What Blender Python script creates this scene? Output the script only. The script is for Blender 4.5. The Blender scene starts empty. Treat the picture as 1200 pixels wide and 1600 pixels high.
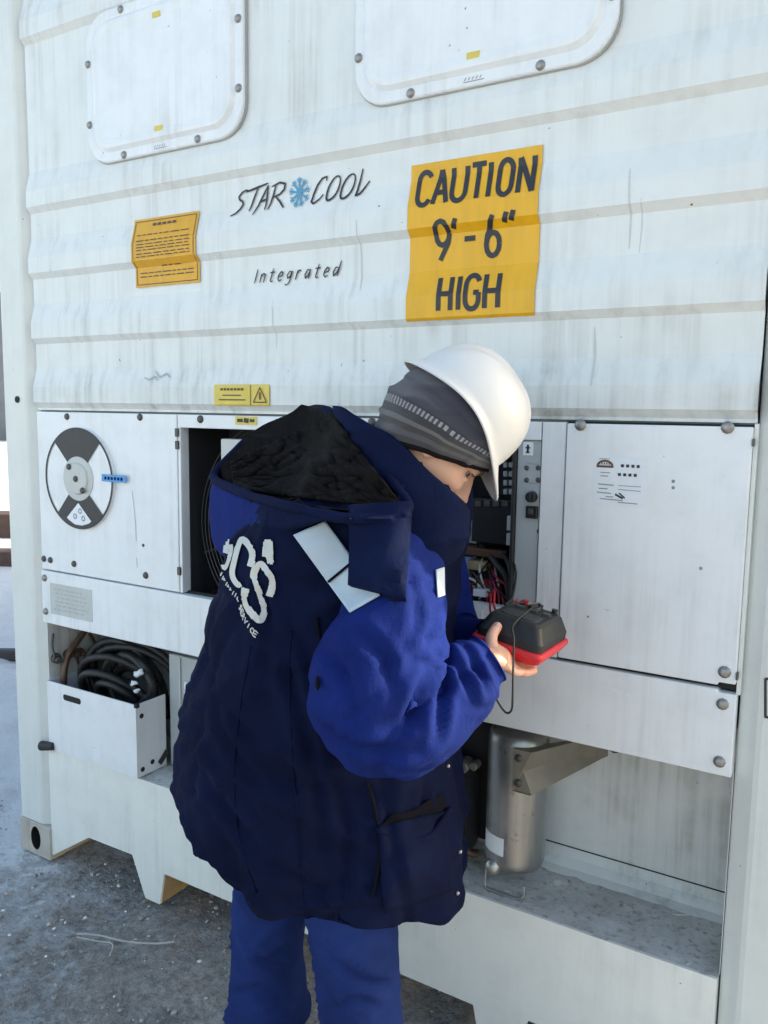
import bpy, bmesh, math, random
from mathutils import Vector, Matrix, noise
from mathutils.bvhtree import BVHTree
random.seed(7)
R_ = math.radians
SC = bpy.context.scene
COL = SC.collection

# ------------------------------------------------------------------ camera
CAM_LOC = Vector((2.4852, -1.6713, 1.5434))
YAW, PITCH, ROLL, FOC = -0.5457, -0.1226, 0.0147, 1280.86
_f = Vector((math.sin(YAW)*math.cos(PITCH), math.cos(YAW)*math.cos(PITCH), math.sin(PITCH)))
_r = Vector((math.cos(YAW), -math.sin(YAW), 0)); _u = _r.cross(_f)
CR = _r*math.cos(ROLL)+_u*math.sin(ROLL); CU = -_r*math.sin(ROLL)+_u*math.cos(ROLL); CF = _f
cam_d = bpy.data.cameras.new('camera'); cam = bpy.data.objects.new('camera', cam_d); COL.objects.link(cam)
cam_d.lens = FOC/1600*36; cam_d.sensor_width = 36; cam_d.clip_start = 0.05; cam_d.clip_end = 2000
m3 = Matrix((CR, CU, -CF)).transposed()
cam.matrix_world = Matrix.Translation(CAM_LOC) @ m3.to_4x4()
SC.camera = cam

# ------------------------------------------------------------------ light
SUN_AZ, SUN_EL = R_(50), R_(24)       # azimuth from +Y towards +X: the sun stands behind the container
world = bpy.data.worlds.new('World'); SC.world = world; world.use_nodes = True
wn = world.node_tree.nodes; wl = world.node_tree.links
sky = wn.new('ShaderNodeTexSky'); sky.sky_type = 'NISHITA'; sky.sun_disc = False
sky.sun_elevation = SUN_EL; sky.sun_rotation = SUN_AZ; sky.air_density = 1.0; sky.dust_density = 2.5; sky.ozone_density = 1.0
wl.new(sky.outputs[0], wn['Background'].inputs[0]); wn['Background'].inputs[1].default_value = 0.15
sun_d = bpy.data.lights.new('sun', 'SUN'); sun_d.energy = 2.6; sun_d.angle = R_(0.55); sun_d.color = (1.0, 0.93, 0.83)
sun = bpy.data.objects.new('sun', sun_d); COL.objects.link(sun)
sdir = Vector((math.sin(SUN_AZ)*math.cos(SUN_EL), math.cos(SUN_AZ)*math.cos(SUN_EL), math.sin(SUN_EL)))
sun.rotation_euler = sdir.to_track_quat('Z', 'Y').to_euler()
sun.location = (4, 6, 8)
vs = SC.view_settings
vs.view_transform = 'Standard'; vs.look = 'None'; vs.gamma = 1; vs.use_curve_mapping = False; vs.exposure = 1.67
try:
    vs.use_white_balance = True; vs.white_balance_temperature = 7450; vs.white_balance_tint = 6
except Exception: pass

# ------------------------------------------------------------------ measuring helpers
def ray(x, y): return CF + CR*((x-600)/FOC) + CU*((800-y)/FOC)
def at(x, y, d): return CAM_LOC + ray(x, y)*d
def wallp(x, y, Y=0.0):
    r = ray(x, y); return CAM_LOC + r*((Y-CAM_LOC.y)/r.y)

# ------------------------------------------------------------------ materials
MATS = {}
class NT:
    def __init__(s, name):
        s.m = bpy.data.materials.new(name); s.m.use_nodes = True
        s.n = s.m.node_tree.nodes; s.l = s.m.node_tree.links
        s.b = s.n['Principled BSDF']; s.tc = s.n.new('ShaderNodeTexCoord')
    def link(s, a, b): s.l.new(a, b)
    def map(s, scale=(1,1,1), src='Object'):
        mp = s.n.new('ShaderNodeMapping'); mp.inputs['Scale'].default_value = scale
        s.link(s.tc.outputs[src], mp.inputs[0]); return mp.outputs[0]
    def noise(s, vec, scale=5, detail=4, rough=.55):
        t = s.n.new('ShaderNodeTexNoise'); t.inputs['Scale'].default_value = scale
        t.inputs['Detail'].default_value = detail; t.inputs['Roughness'].default_value = rough
        s.link(vec, t.inputs['Vector']); return t.outputs[0]
    def ramp(s, fac, a, b, ca=(0,0,0,1), cb=(1,1,1,1)):
        r = s.n.new('ShaderNodeValToRGB'); r.color_ramp.elements[0].position = a; r.color_ramp.elements[1].position = b
        r.color_ramp.elements[0].color = ca; r.color_ramp.elements[1].color = cb
        s.link(fac, r.inputs[0]); return r.outputs[0]
    def mix(s, fac, a, b):
        x = s.n.new('ShaderNodeMix'); x.data_type = 'RGBA'
        for v, i in ((fac, 0), (a, 6), (b, 7)):
            if hasattr(v, 'is_linked') or hasattr(v, 'links'): s.link(v, x.inputs[i])
            else: x.inputs[i].default_value = v if i == 0 else (*v[:3], 1)
        return x.outputs[2]
    def math(s, op, a, b):
        x = s.n.new('ShaderNodeMath'); x.operation = op
        for v, i in ((a, 0), (b, 1)):
            if hasattr(v, 'links'): s.link(v, x.inputs[i])
            else: x.inputs[i].default_value = v
        return x.outputs[0]
    def bump(s, h, strength=.3, dist=.01):
        b = s.n.new('ShaderNodeBump'); b.inputs['Strength'].default_value = strength; b.inputs['Distance'].default_value = dist
        s.link(h, b.inputs['Height']); s.link(b.outputs[0], s.b.inputs['Normal'])
    def sepz(s, vec, axis=2):
        x = s.n.new('ShaderNodeSeparateXYZ'); s.link(vec, x.inputs[0]); return x.outputs[axis]

def plain(name, col, rough=.5, metal=0.0, var=.12, scale=20, bump=0.0, spec=None):
    t = NT(name); t.b.inputs['Roughness'].default_value = rough; t.b.inputs['Metallic'].default_value = metal
    n = t.noise(t.map(), scale, 4)
    lo = tuple(c*(1-var) for c in col); hi = tuple(min(1, c*(1+var)) for c in col)
    t.link(t.mix(n, lo, hi), t.b.inputs['Base Color'])
    if spec is not None: t.b.inputs['Specular IOR Level'].default_value = spec
    if bump: t.bump(n, bump, .004)
    MATS[name] = t.m; return t.m

def paint(name, col, dirt=(.37,.37,.35), amount=.5, streak=.55, rough=.42, chips=True, band=False):
    """old white container paint: run-down dirt streaks, cloudy grime, small rusty chips"""
    t = NT(name); t.b.inputs['Roughness'].default_value = rough
    v1 = t.map((34, 34, 1.3)); s1 = t.noise(v1, 1.0, 5, .6)
    v2 = t.map((1, 1, 1)); c1 = t.noise(v2, 3.1, 5, .6)
    v3 = t.map((90, 90, 5)); s2 = t.noise(v3, 1.0, 4, .6)
    m = t.math('MULTIPLY', t.ramp(s1, .47, .78), t.ramp(c1, .38, .68))
    m = t.math('MULTIPLY', m, streak)
    m2 = t.math('MULTIPLY', t.ramp(s2, .52, .8), t.math('MULTIPLY', t.ramp(c1, .42, .75), amount*.55))
    m3 = t.math('MULTIPLY', t.ramp(t.noise(v2, 9, 6, .65), .45, .9), amount*.5)
    if band:   # grime settled on the lowest rib
        zc = t.sepz(t.tc.outputs['Object'], 2)
        bz = t.math('MULTIPLY', t.ramp(zc, 0, 1), 1.0)
        mr = t.n.new('ShaderNodeMapRange'); mr.inputs[1].default_value = 1.68; mr.inputs[2].default_value = 1.545; t.link(zc, mr.inputs[0])
        g2 = t.math('MULTIPLY', t.math('MULTIPLY', mr.outputs[0], t.ramp(c1, .35, .65)), t.ramp(s1, .3, .7))
        m3 = t.math('ADD', m3, t.math('MULTIPLY', g2, .9))
    allm = t.math('MINIMUM', t.math('ADD', t.math('ADD', m, m2), m3), .85)
    base = t.mix(t.noise(v2, 1.4, 3), tuple(c*.95 for c in col), tuple(min(1,c*1.04) for c in col))
    cc = t.mix(allm, base, dirt)
    if chips:
        ch = t.ramp(t.noise(v2, 55, 3, .5), .735, .76)
        ch = t.math('MULTIPLY', ch, t.ramp(t.noise(v2, 5, 2), .5, .6))
        cc = t.mix(ch, cc, (.16, .10, .07))
    t.link(cc, t.b.inputs['Base Color'])
    t.link(t.ramp(allm, 0, .8, (rough,)*3+(1,), (.75,)*3+(1,)), t.b.inputs['Roughness'])
    t.bump(t.noise(t.map((1,1,1)), 4.5, 4), .16, .02)
    MATS[name] = t.m; return t.m

paint('paint_white', (.72,.745,.745), amount=.45, streak=.75, band=True)
paint('paint_door', (.775,.80,.83), amount=.5, streak=.45, rough=.38)
paint('paint_post', (.69,.71,.69), amount=.4, streak=.3)
paint('paint_sill', (.80,.80,.765), amount=.5, streak=.3)
paint('paint_grey', (.52,.54,.53), amount=.7, streak=.6)  # greyer version of the container paint
paint('grey_steel', (.42,.46,.48), amount=.3, streak=.2, rough=.35, chips=False)
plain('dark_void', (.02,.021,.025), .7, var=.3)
plain('black_plastic', (.018,.019,.022), .38, var=.2, scale=60)
plain('black_rubber', (.016,.016,.018), .55, var=.3, scale=90, bump=.2)
plain('gap_black', (.012,.012,.013), .8)
plain('bolt_steel', (.30,.29,.28), .42, .75, var=.35, scale=120)
plain('bolt_dark', (.10,.095,.09), .5, .5, var=.35, scale=120)
plain('seal_grey', (.36,.37,.37), .7)
plain('ring_wire', (.05,.05,.055), .35, .6)
plain('print_black', (.022,.022,.03), .5, var=.5, scale=70)
plain('print_grey', (.25,.26,.29), .6, var=.3, scale=90)
plain('print_faint', (.40,.43,.44), .6, var=.2, scale=60)
plain('print_scuff', (.56,.575,.57), .6, var=.12, scale=40); plain('print_red', (.45,.06,.06), .6)
plain('sticker_white', (.74,.78,.83), .45, var=.04)
plain('sticker_blue', (.06,.30,.62), .45, var=.15, scale=80)
plain('sticker_yellow', (.68,.52,.10), .45, var=.15, scale=30)
plain('snow_flake_blue', (.06,.30,.50), .5, var=.2)
plain('tan_metal', (.28,.25,.205), .48, .35, var=.25, scale=25, bump=.1)
plain('copper_brown', (.14,.085,.06), .5, .4, var=.4, scale=30)
plain('wire_red', (.42,.02,.03), .45)
plain('wire_white', (.6,.6,.58), .5)
plain('wire_pink', (.4,.04,.14), .5)
plain('wire_brown', (.10,.05,.03), .5)
plain('cardboard_tan', (.42,.31,.18), .7)
plain('connector_blue', (.25,.33,.50), .5)
plain('tester_red', (.62,.02,.03), .42, var=.12, scale=40)
plain('tester_grey', (.010,.0115,.0125), .55, var=.25, scale=60, bump=.15)
plain('helmet_white', (.63,.64,.645), .36, var=.05, scale=26, bump=.06)
plain('helmet_inside', (.42,.45,.46), .6)
plain('eye_shaded', (.2,.15,.13), .3); plain('nail', (.62,.40,.33), .35)  # eyeball colour darkened to carry the shade of lids and socket
plain('eye_dark', (.03,.02,.015), .2)
plain('brow_hair', (.09,.06,.04), .7)
plain('boot_black', (.02,.02,.02), .5)
plain('timber_brown', (.10,.055,.042), .75, var=.4, scale=14, bump=.4)
plain('rail_rust', (.06,.055,.055), .6, .4, var=.3)
plain('shed_hazed', (.16,.17,.19), .8, var=.3, scale=2)  # grey-blue distance haze mixed into the wall colour
plain('twig_grey', (.42,.40,.39), .8, var=.3, scale=60)
plain('rust_side', (.36,.27,.15), .7, var=.35, scale=16)
plain('snap_metal', (.35,.35,.36), .4, .8)

def sign_yellow(name, col):
    t = NT(name); t.b.inputs['Roughness'].default_value = .4
    a = t.noise(t.map((20,20,2)), 2.2, 4); c = t.noise(t.map(), 9, 5)
    cc = t.mix(t.ramp(a, .4, .75), col, tuple(x*.86 for x in col))
    cc = t.mix(t.math('MULTIPLY', t.ramp(c, .5, .85), .35), cc, (.66,.42,.08))
    t.link(cc, t.b.inputs['Base Color']); MATS[name] = t.m
sign_yellow('sign_yellow', (.80,.415,.012)); sign_yellow('sign_orange', (.72,.37,.018))

def fabric(name, col, weave=420, rough=.85, var=.25, sheen=.02, wr=.35):
    t = NT(name); t.b.inputs['Roughness'].default_value = rough
    n = t.noise(t.map(), 7, 6, .6)
    t.link(t.mix(t.ramp(n, .3, .7), tuple(c*(1-var) for c in col), tuple(c*(1+var) for c in col)), t.b.inputs['Base Color'])
    t.b.inputs['Sheen Weight'].default_value = sheen; t.b.inputs['Sheen Roughness'].default_value = .5
    t.b.inputs['Sheen Tint'].default_value = (*[min(1, c*3+.1) for c in col], 1)
    t.b.inputs['Specular IOR Level'].default_value = .06
    h = t.math('ADD', t.math('MULTIPLY', t.noise(t.map(), weave, 2), .12), t.noise(t.map((1,1,.55)), 15, 6, .6))
    t.bump(h, wr, .012); MATS[name] = t.m
fabric('jacket_navy', (.0038,.0072,.029)); fabric('jacket_royal', (.0065,.0175,.120), wr=.45)
fabric('jacket_black', (.006,.006,.010)); fabric('hood_navy', (.0045,.009,.036)); fabric('trouser_blue', (.0125,.029,.128))
fabric('lining_dark', (.0085,.0075,.0080), weave=120, wr=1.0, sheen=.1)
fabric('reflective', (.42,.50,.57), weave=700, rough=.45, var=.05, sheen=0, wr=.15)
fabric('logo_grey', (.52,.53,.52), weave=500, rough=.6, var=.12, sheen=0, wr=.2)

def knit():
    t = NT('beanie_knit'); t.b.inputs['Roughness'].default_value = .9
    n = t.noise(t.map(), 60, 4); w = t.n.new('ShaderNodeTexWave'); w.inputs['Scale'].default_value = 110; w.inputs['Distortion'].default_value = 2
    t.link(t.tc.outputs['UV'], w.inputs['Vector'])
    uvv = t.sepz(t.tc.outputs['UV'], 1)
    base = t.mix(n, (.028,.029,.045), (.060,.061,.085))
    def band(a, b, col, cur, pat=None):
        m = t.math('MULTIPLY', t.math('GREATER_THAN', uvv, a), t.math('LESS_THAN', uvv, b))
        if pat is not None: m = t.math('MULTIPLY', m, pat)
        return t.mix(m, cur, col)
    zig = t.n.new('ShaderNodeTexWave'); zig.inputs['Scale'].default_value = 9; zig.inputs['Distortion'].default_value = 1.5; zig.inputs['Detail'].default_value = 1
    t.link(t.tc.outputs['UV'], zig.inputs['Vector'])
    base = band(.0, .07, (.04,.037,.042), base); base = band(.07, .12, (.075,.076,.09), base); base = band(.12, .17, (.045,.04,.04), base)
    base = band(.17, .205, (.12,.12,.13), base); base = band(.205, .27, (.03,.03,.04), base)
    base = band(.27, .325, (.30,.30,.33), base, t.ramp(zig.outputs[0], .45, .55))
    base = band(.325, .345, (.025,.025,.035), base)
    base = band(.345, 1.2, (.042,.043,.068), base, t.ramp(n, .35, .6))
    t.link(base, t.b.inputs['Base Color']); t.bump(w.outputs[0], .5, .003)
    t.b.inputs['Sheen Weight'].default_value = .3
    MATS['beanie_knit'] = t.m
knit()

def skin():
    t = NT('skin'); t.b.inputs['Roughness'].default_value = .5
    n = t.noise(t.map(), 28, 5); r = t.noise(t.map(), 9, 3)
    c = t.mix(n, (.56,.31,.22), (.66,.40,.30)); c = t.mix(t.ramp(r, .45, .75), c, (.62,.25,.19))
    t.link(c, t.b.inputs['Base Color']); t.b.inputs['Subsurface Weight'].default_value = .12
    t.b.inputs['Subsurface Radius'].default_value = (.012,.005,.003); t.bump(t.noise(t.map(), 180, 3), .12, .002)
    MATS['skin'] = t.m
skin()

def steel():
    t = NT('tank_steel'); t.b.inputs['Metallic'].default_value = .85
    v = t.map((14,14,.9)); s = t.noise(v, 1.6, 4)
    c = t.mix(t.ramp(s, .35, .7), (.33,.33,.32), (.52,.52,.51)); c = t.mix(t.ramp(t.noise(t.map(), 40, 5), .62, .72), c, (.28,.25,.21))
    t.link(c, t.b.inputs['Base Color']); t.link(t.ramp(t.noise(t.map(), 30, 4), .3, .7, (.28,)*3+(1,), (.5,)*3+(1,)), t.b.inputs['Roughness'])
    MATS['tank_steel'] = t.m
steel()

def grime():
    t = NT('ledge_grime'); t.b.inputs['Roughness'].default_value = .9
    a = t.noise(t.map(), 7, 8, .68); b = t.noise(t.map(), 60, 5, .7)
    c = t.mix(t.ramp(a, .32, .68), (.42,.41,.395), (.70,.70,.69)); c = t.mix(t.ramp(b, .52, .7), c, (.27,.25,.24)); c = t.mix(t.ramp(t.noise(t.map(), 22, 4), .62, .75), c, (.66,.68,.69))
    t.link(c, t.b.inputs['Base Color']); t.bump(t.math('ADD', a, t.math('MULTIPLY', b, .4)), .7, .012); MATS['ledge_grime'] = t.m
grime()

def ground_mat():
    t = NT('ground_dirt_snow'); t.b.inputs['Roughness'].default_value = .9
    v = t.map()
    big = t.noise(v, .55, 3); mid = t.noise(v, 7.5, 8, .7); fine = t.noise(v, 38, 6, .72); grit = t.noise(v, 130, 3, .7)
    dirt = t.mix(t.ramp(fine, .34, .68), (.23,.205,.19), (.62,.58,.555)); dirt = t.mix(t.ramp(grit, .58, .72), dirt, (.60,.585,.57))
    xs = t.sepz(v, 0); ys = t.sepz(v, 1)
    # snow lies ever thicker away from the trampled strip by the container's foot
    g = t.math('ADD', t.math('MULTIPLY', xs, -.30), t.math('MULTIPLY', ys, -.05))
    lim = t.math('MAXIMUM', t.math('MINIMUM', t.math('ADD', g, .245), .5), -.005)
    away = t.math('GREATER_THAN', t.math('MULTIPLY', ys, -1), 1.3)
    lim = t.math('MAXIMUM', lim, t.math('MULTIPLY', away, .02))
    s = t.math('ADD', t.math('ADD', t.math('MULTIPLY', mid, .75), t.math('MULTIPLY', fine, .42)), t.math('MULTIPLY', big, .12))
    s = t.math('ADD', s, lim)
    mask = t.ramp(s, .68, .90)
    snow = t.mix(fine, (.70,.74,.80), (.86,.88,.90))
    t.link(t.mix(mask, dirt, snow), t.b.inputs['Base Color'])
    h = t.math('ADD', t.math('ADD', t.math('MULTIPLY', fine, .8), t.math('MULTIPLY', grit, .35)), t.math('MULTIPLY', mask, .5))
    t.bump(h, 1.0, .035); MATS['ground'] = t.m
ground_mat()
def stone_mat():
    t = NT('pebble'); t.b.inputs['Roughness'].default_value = .85
    v = t.map(); n = t.n.new('ShaderNodeTexVoronoi'); n.inputs['Scale'].default_value = 30; t.link(v, n.inputs['Vector'])
    t.link(t.ramp(n.outputs['Color'], .1, .9, (.16,.15,.145,1), (.50,.48,.47,1)), t.b.inputs['Base Color']); MATS['pebble'] = t.m
stone_mat()
plain('snow_crumb', (.74,.78,.83), .8, var=.08, scale=30)

# ------------------------------------------------------------------ mesh helpers
def link_obj(o, parent):
    COL.objects.link(o)
    if parent is not None:
        o.parent = parent
        # every parent is only translated, and its world place equals its location
        o.matrix_parent_inverse = Matrix.Translation(-parent.location)
    return o
def obj(name, verts, faces, mat, parent=None, smooth=False, bevel=0, sub=0, solid=0, edges=()):
    me = bpy.data.meshes.new(name); me.from_pydata([tuple(v) for v in verts], list(edges), faces); me.update()
    bm = bmesh.new(); bm.from_mesh(me); bmesh.ops.recalc_face_normals(bm, faces=bm.faces); bm.to_mesh(me); bm.free()
    o = bpy.data.objects.new(name, me)
    if mat: me.materials.append(MATS[mat])
    if smooth:
        for p in me.polygons: p.use_smooth = True
    link_obj(o, parent)
    if solid:
        md = o.modifiers.new('solid', 'SOLIDIFY'); md.thickness = solid; md.offset = 0
    if bevel:
        md = o.modifiers.new('bevel', 'BEVEL'); md.width = bevel; md.segments = 2; md.limit_method = 'ANGLE'; md.angle_limit = R_(35)
    if sub:
        md = o.modifiers.new('sub', 'SUBSURF'); md.levels = sub; md.render_levels = sub
    return o
def empty(name, loc, label, cat, group=None):
    o = bpy.data.objects.new(name, None); o.location = loc; o.empty_display_size = .1; COL.objects.link(o)
    o['label'] = label; o['category'] = cat
    if group: o['group'] = group
    return o
def tag(o, label, cat, group=None):
    o['label'] = label; o['category'] = cat
    if group: o['group'] = group
    return o

class MB:
    def __init__(s): s.v = []; s.f = []
    def add(s, vs, fs):
        k = len(s.v); s.v += [Vector(v) for v in vs]; s.f += [tuple(i+k for i in f) for f in fs]
    def box(s, x0, x1, y0, y1, z0, z1):
        s.add([(x0,y0,z0),(x1,y0,z0),(x1,y1,z0),(x0,y1,z0),(x0,y0,z1),(x1,y0,z1),(x1,y1,z1),(x0,y1,z1)],
              [(0,1,2,3),(4,7,6,5),(0,4,5,1),(1,5,6,2),(2,6,7,3),(3,7,4,0)])
    def obox(s, c, ax, ay, az):
        c = Vector(c); vs = [c+ax*i+ay*j+az*k for k in (-1,1) for (i,j) in ((-1,-1),(1,-1),(1,1),(-1,1))]
        s.add(vs, [(0,1,2,3),(4,7,6,5),(0,4,5,1),(1,5,6,2),(2,6,7,3),(3,7,4,0)])
    def prism(s, pts, y0, y1):
        """polygon given in (x, z), extruded along y"""
        n = len(pts); s.add([(x,y0,z) for x,z in pts]+[(x,y1,z) for x,z in pts],
            [tuple(range(n)), tuple(range(2*n-1, n-1, -1))]+[(i,(i+1)%n,n+(i+1)%n,n+i) for i in range(n)])
    def prof(s, pts, x0, x1):
        """closed polygon given in (y, z), extruded along x"""
        n = len(pts); s.add([(x0,y,z) for y,z in pts]+[(x1,y,z) for y,z in pts],
            [tuple(range(n)), tuple(range(2*n-1, n-1, -1))]+[(i,(i+1)%n,n+(i+1)%n,n+i) for i in range(n)])
    def cyl(s, p0, p1, r0, r1=None, n=16, cap=True):
        r1 = r0 if r1 is None else r1
        s.tube([p0, p1], [r0, r1], n, cap)
    def tube(s, pts, rad, n=8, cap=True):
        pts = [Vector(p) for p in pts]; m = len(pts)
        if not hasattr(rad, '__len__'): rad = [rad]*m
        t0 = (pts[1]-pts[0]).normalized(); a = t0.orthogonal().normalized(); k = len(s.v); ring = []
        for i, p in enumerate(pts):
            t = (pts[min(i+1,m-1)]-pts[max(i-1,0)])
            if t.length < 1e-9: t = t0
            t.normalize(); a = (a - t*a.dot(t))
            a = a.normalized() if a.length > 1e-6 else t.orthogonal().normalized()
            b = t.cross(a)
            ring.append([p+(a*math.cos(2*math.pi*j/n)+b*math.sin(2*math.pi*j/n))*rad[i] for j in range(n)])
        for r in ring: s.v += r
        for i in range(m-1):
            for j in range(n): s.f.append((k+i*n+j, k+i*n+(j+1)%n, k+(i+1)*n+(j+1)%n, k+(i+1)*n+j))
        if cap: s.f.append(tuple(k+j for j in range(n-1,-1,-1))); s.f.append(tuple(k+(m-1)*n+j for j in range(n)))
    def ell(s, c, ax, ay, az, nu=16, nv=10):
        c = Vector(c); k = len(s.v); s.v.append(c+az)
        for i in range(1, nv):
            ph = math.pi*i/nv
            for j in range(nu):
                th = 2*math.pi*j/nu; s.v.append(c+ax*(math.sin(ph)*math.cos(th))+ay*(math.sin(ph)*math.sin(th))+az*math.cos(ph))
        s.v.append(c-az); e = len(s.v)-1
        for j in range(nu): s.f.append((k, k+1+j, k+1+(j+1)%nu)); s.f.append((e, k+1+(nv-2)*nu+(j+1)%nu, k+1+(nv-2)*nu+j))
        for i in range(nv-2):
            for j in range(nu): s.f.append((k+1+i*nu+j, k+1+(i+1)*nu+j, k+1+(i+1)*nu+(j+1)%nu, k+1+i*nu+(j+1)%nu))
    def loft(s, rings, cap=True, closed=True):
        k = len(s.v); n = len(rings[0])
        for r in rings: s.v += [Vector(p) for p in r]
        for i in range(len(rings)-1):
            for j in range(n if closed else n-1):
                s.f.append((k+i*n+j, k+i*n+(j+1)%n, k+(i+1)*n+(j+1)%n, k+(i+1)*n+j))
        if cap and closed: s.f.append(tuple(k+j for j in range(n-1,-1,-1))); s.f.append(tuple(k+(len(rings)-1)*n+j for j in range(n)))
    def make(s, name, mat, parent=None, **kw): return obj(name, s.v, s.f, mat, parent, **kw)

def cr(p0, p1, p2, p3, t):
    return 0.5*((2*p1)+(p2-p0)*t+(2*p0-5*p1+4*p2-p3)*t*t+(3*p1-p0-3*p2+p3)*t**3)
def spline(pts, n):
    """Catmull-Rom through pts (Vectors or tuples of numbers), n samples a span"""
    P = [Vector(p) for p in pts]; out = []
    for i in range(len(P)-1):
        a = P[max(i-1,0)]; b = P[i]; c = P[i+1]; d = P[min(i+2,len(P)-1)]
        for k in range(n): out.append(cr(a,b,c,d,k/n))
    out.append(P[-1]); return out
def nspline(rows, n):
    out = []
    for i in range(len(rows)-1):
        a = rows[max(i-1,0)]; b = rows[i]; c = rows[i+1]; d = rows[min(i+2,len(rows)-1)]
        for k in range(n): out.append([cr(a[q],b[q],c[q],d[q],k/n) for q in range(len(b))])
    out.append(list(rows[-1])); return out
def box_part(name, mat, parent, *a, bevel=.002):
    m = MB(); m.box(*a); return m.make(name, mat, parent, bevel=bevel)
def rrect(x0, x1, z0, z1, r, n=8):
    pts = []
    for cx, cz, a0 in ((x1-r,z0+r,-90),(x1-r,z1-r,0),(x0+r,z1-r,90),(x0+r,z0+r,180)):
        for k in range(n+1):
            a = R_(a0+90*k/n); pts.append((cx+r*math.cos(a), cz+r*math.sin(a)))
    return pts

# strokes: polylines in a plane, laid on a surface as thin ribbons
def arc(cx, cz, rx, rz, a0, a1, n=14):
    return [(cx+rx*math.cos(R_(a0+(a1-a0)*i/n)), cz+rz*math.sin(R_(a0+(a1-a0)*i/n))) for i in range(n+1)]
def resample(pl, step):
    out = [Vector((*pl[0], 0))]
    for a, b in zip(pl, pl[1:]):
        a = Vector((*a, 0)); b = Vector((*b, 0)); n = max(1, int(math.ceil((b-a).length/step)))
        for k in range(1, n+1): out.append(a.lerp(b, k/n))
    return out
def ribbons(mb, strokes, width, place, step=.004, lift=.00025, taper=False):
    for si, pl in enumerate(strokes):
        w = width
        if isinstance(pl, tuple) and isinstance(pl[0], list): pl, w = pl
        p = resample(pl, step); n = len(p); k = len(mb.v)
        for i, q in enumerate(p):
            t = (p[min(i+1,n-1)]-p[max(i-1,0)]).normalized(); nn = Vector((-t.y, t.x, 0))
            ww = w*.5*(1 if not taper else (.55+.45*math.sin(math.pi*min(1,(i+.3)/n))))
            for sg in (-1, 0, 1):
                c = q+nn*ww*sg; mb.v.append(place(c.x, c.y, si*lift))
        for i in range(n-1):
            for j in (0, 1): mb.f.append((k+3*i+j, k+3*i+j+1, k+3*i+3+j+1, k+3*i+3+j))

# ------------------------------------------------------------------ ground
def make_ground():
    def axis(lo, hi, fine0, fine1, st):
        a = [fine0+i*st for i in range(int(round((fine1-fine0)/st))+1)]
        x = fine1; s = st
        while x < hi: s *= 1.45; x += s; a.append(x)
        x = fine0; s = st; b = []
        while x > lo: s *= 1.45; x -= s; b.append(x)
        return b[::-1]+a
    xs = axis(-600, 600, -3.2, 2.4, .035); ys = axis(-600, 600, -1.2, 2.6, .035)
    v = []
    for y in ys:
        for x in xs:
            z = 0
            if abs(x) < 30 and abs(y) < 30:
                z = .016*noise.noise(Vector((x*3.1,y*3.1,0)))+.014*noise.noise(Vector((x*8,y*8,3)))+.010*noise.noise(Vector((x*17,y*17,5)))
                if x < -.1: z += min(.10, -.02*x)*(.5+.5*noise.noise(Vector((x*1.3,y*1.3,9))))*.6; z += min(1,-3*x)*(.03*noise.noise(Vector((x*5,y*5,4)))+.018*noise.noise(Vector((x*12,y*12,7))))
            v.append((x, y, z-.012))
    nx = len(xs); f = [(j*nx+i, j*nx+i+1, (j+1)*nx+i+1, (j+1)*nx+i) for j in range(len(ys)-1) for i in range(nx-1)]
    o = obj('ground', v, f, 'ground', smooth=True); o['kind'] = 'structure'
make_ground()
def scatter(name, count, mat, smin, smax, label, cat, zone, sd):
    rnd = random.Random(sd); mb = MB()
    base = bmesh.new(); bmesh.ops.create_icosphere(base, subdivisions=1, radius=1)
    bv = [v.co.copy() for v in base.verts]; bf = [tuple(x.index for x in f.verts) for f in base.faces]; base.free()
    for _ in range(count):
        x, y = zone(rnd); s = smin+(smax-smin)*rnd.random()**3
        e = Matrix.Rotation(rnd.random()*6.28, 3, 'Z'); sq = Vector((1, .6+.4*rnd.random(), .45+.4*rnd.random()))
        off = rnd.random()*50
        mb.add([Vector((x,y,s*.12-.008))+e@Vector((c.x*sq.x,c.y*sq.y,c.z*sq.z))*s*(1+.35*noise.noise(c*1.7+Vector((off,0,0)))) for c in bv], bf)
    o = mb.make(name, mat); o['kind'] = 'stuff'; tag(o, label, cat); return o
def zone_a(r):
    while True:
        x = -.5+r.random()**.8*2.9; y = -1.0+r.random()*2.2
        if not (-.02 < x < .17 and y > -.02): return x, y
scatter('gravel', 4200, 'pebble', .002, .010, 'small grey stones scattered over the frozen dirt', 'gravel', zone_a, 3)
def zone_b(r): return -2.6+r.random()**.7*3.9, -1.0+r.random()*2.6
scatter('snow_crumbs', 1300, 'snow_crumb', .0015, .008, 'crumbs of snow and ice strewn over the ground', 'snow', zone_b, 5)

# ------------------------------------------------------------------ container
XL, XR = .165, 2.273
RC = empty('refrigerated_container', (1.219, 0, 0), 'white refrigerated shipping container with ribbed end wall and machinery bay', 'container')
m = MB(); m.box(.012, 2.426, .31, 12.1, .16, 2.88); m.box(XL, XR, .06, .31, 1.5, 2.88)
m.make('insulated_body', 'paint_white', RC)
box_part('top_rail', 'paint_white', RC, .161, 2.277, .004, .058, 2.79, 2.89)
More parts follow.
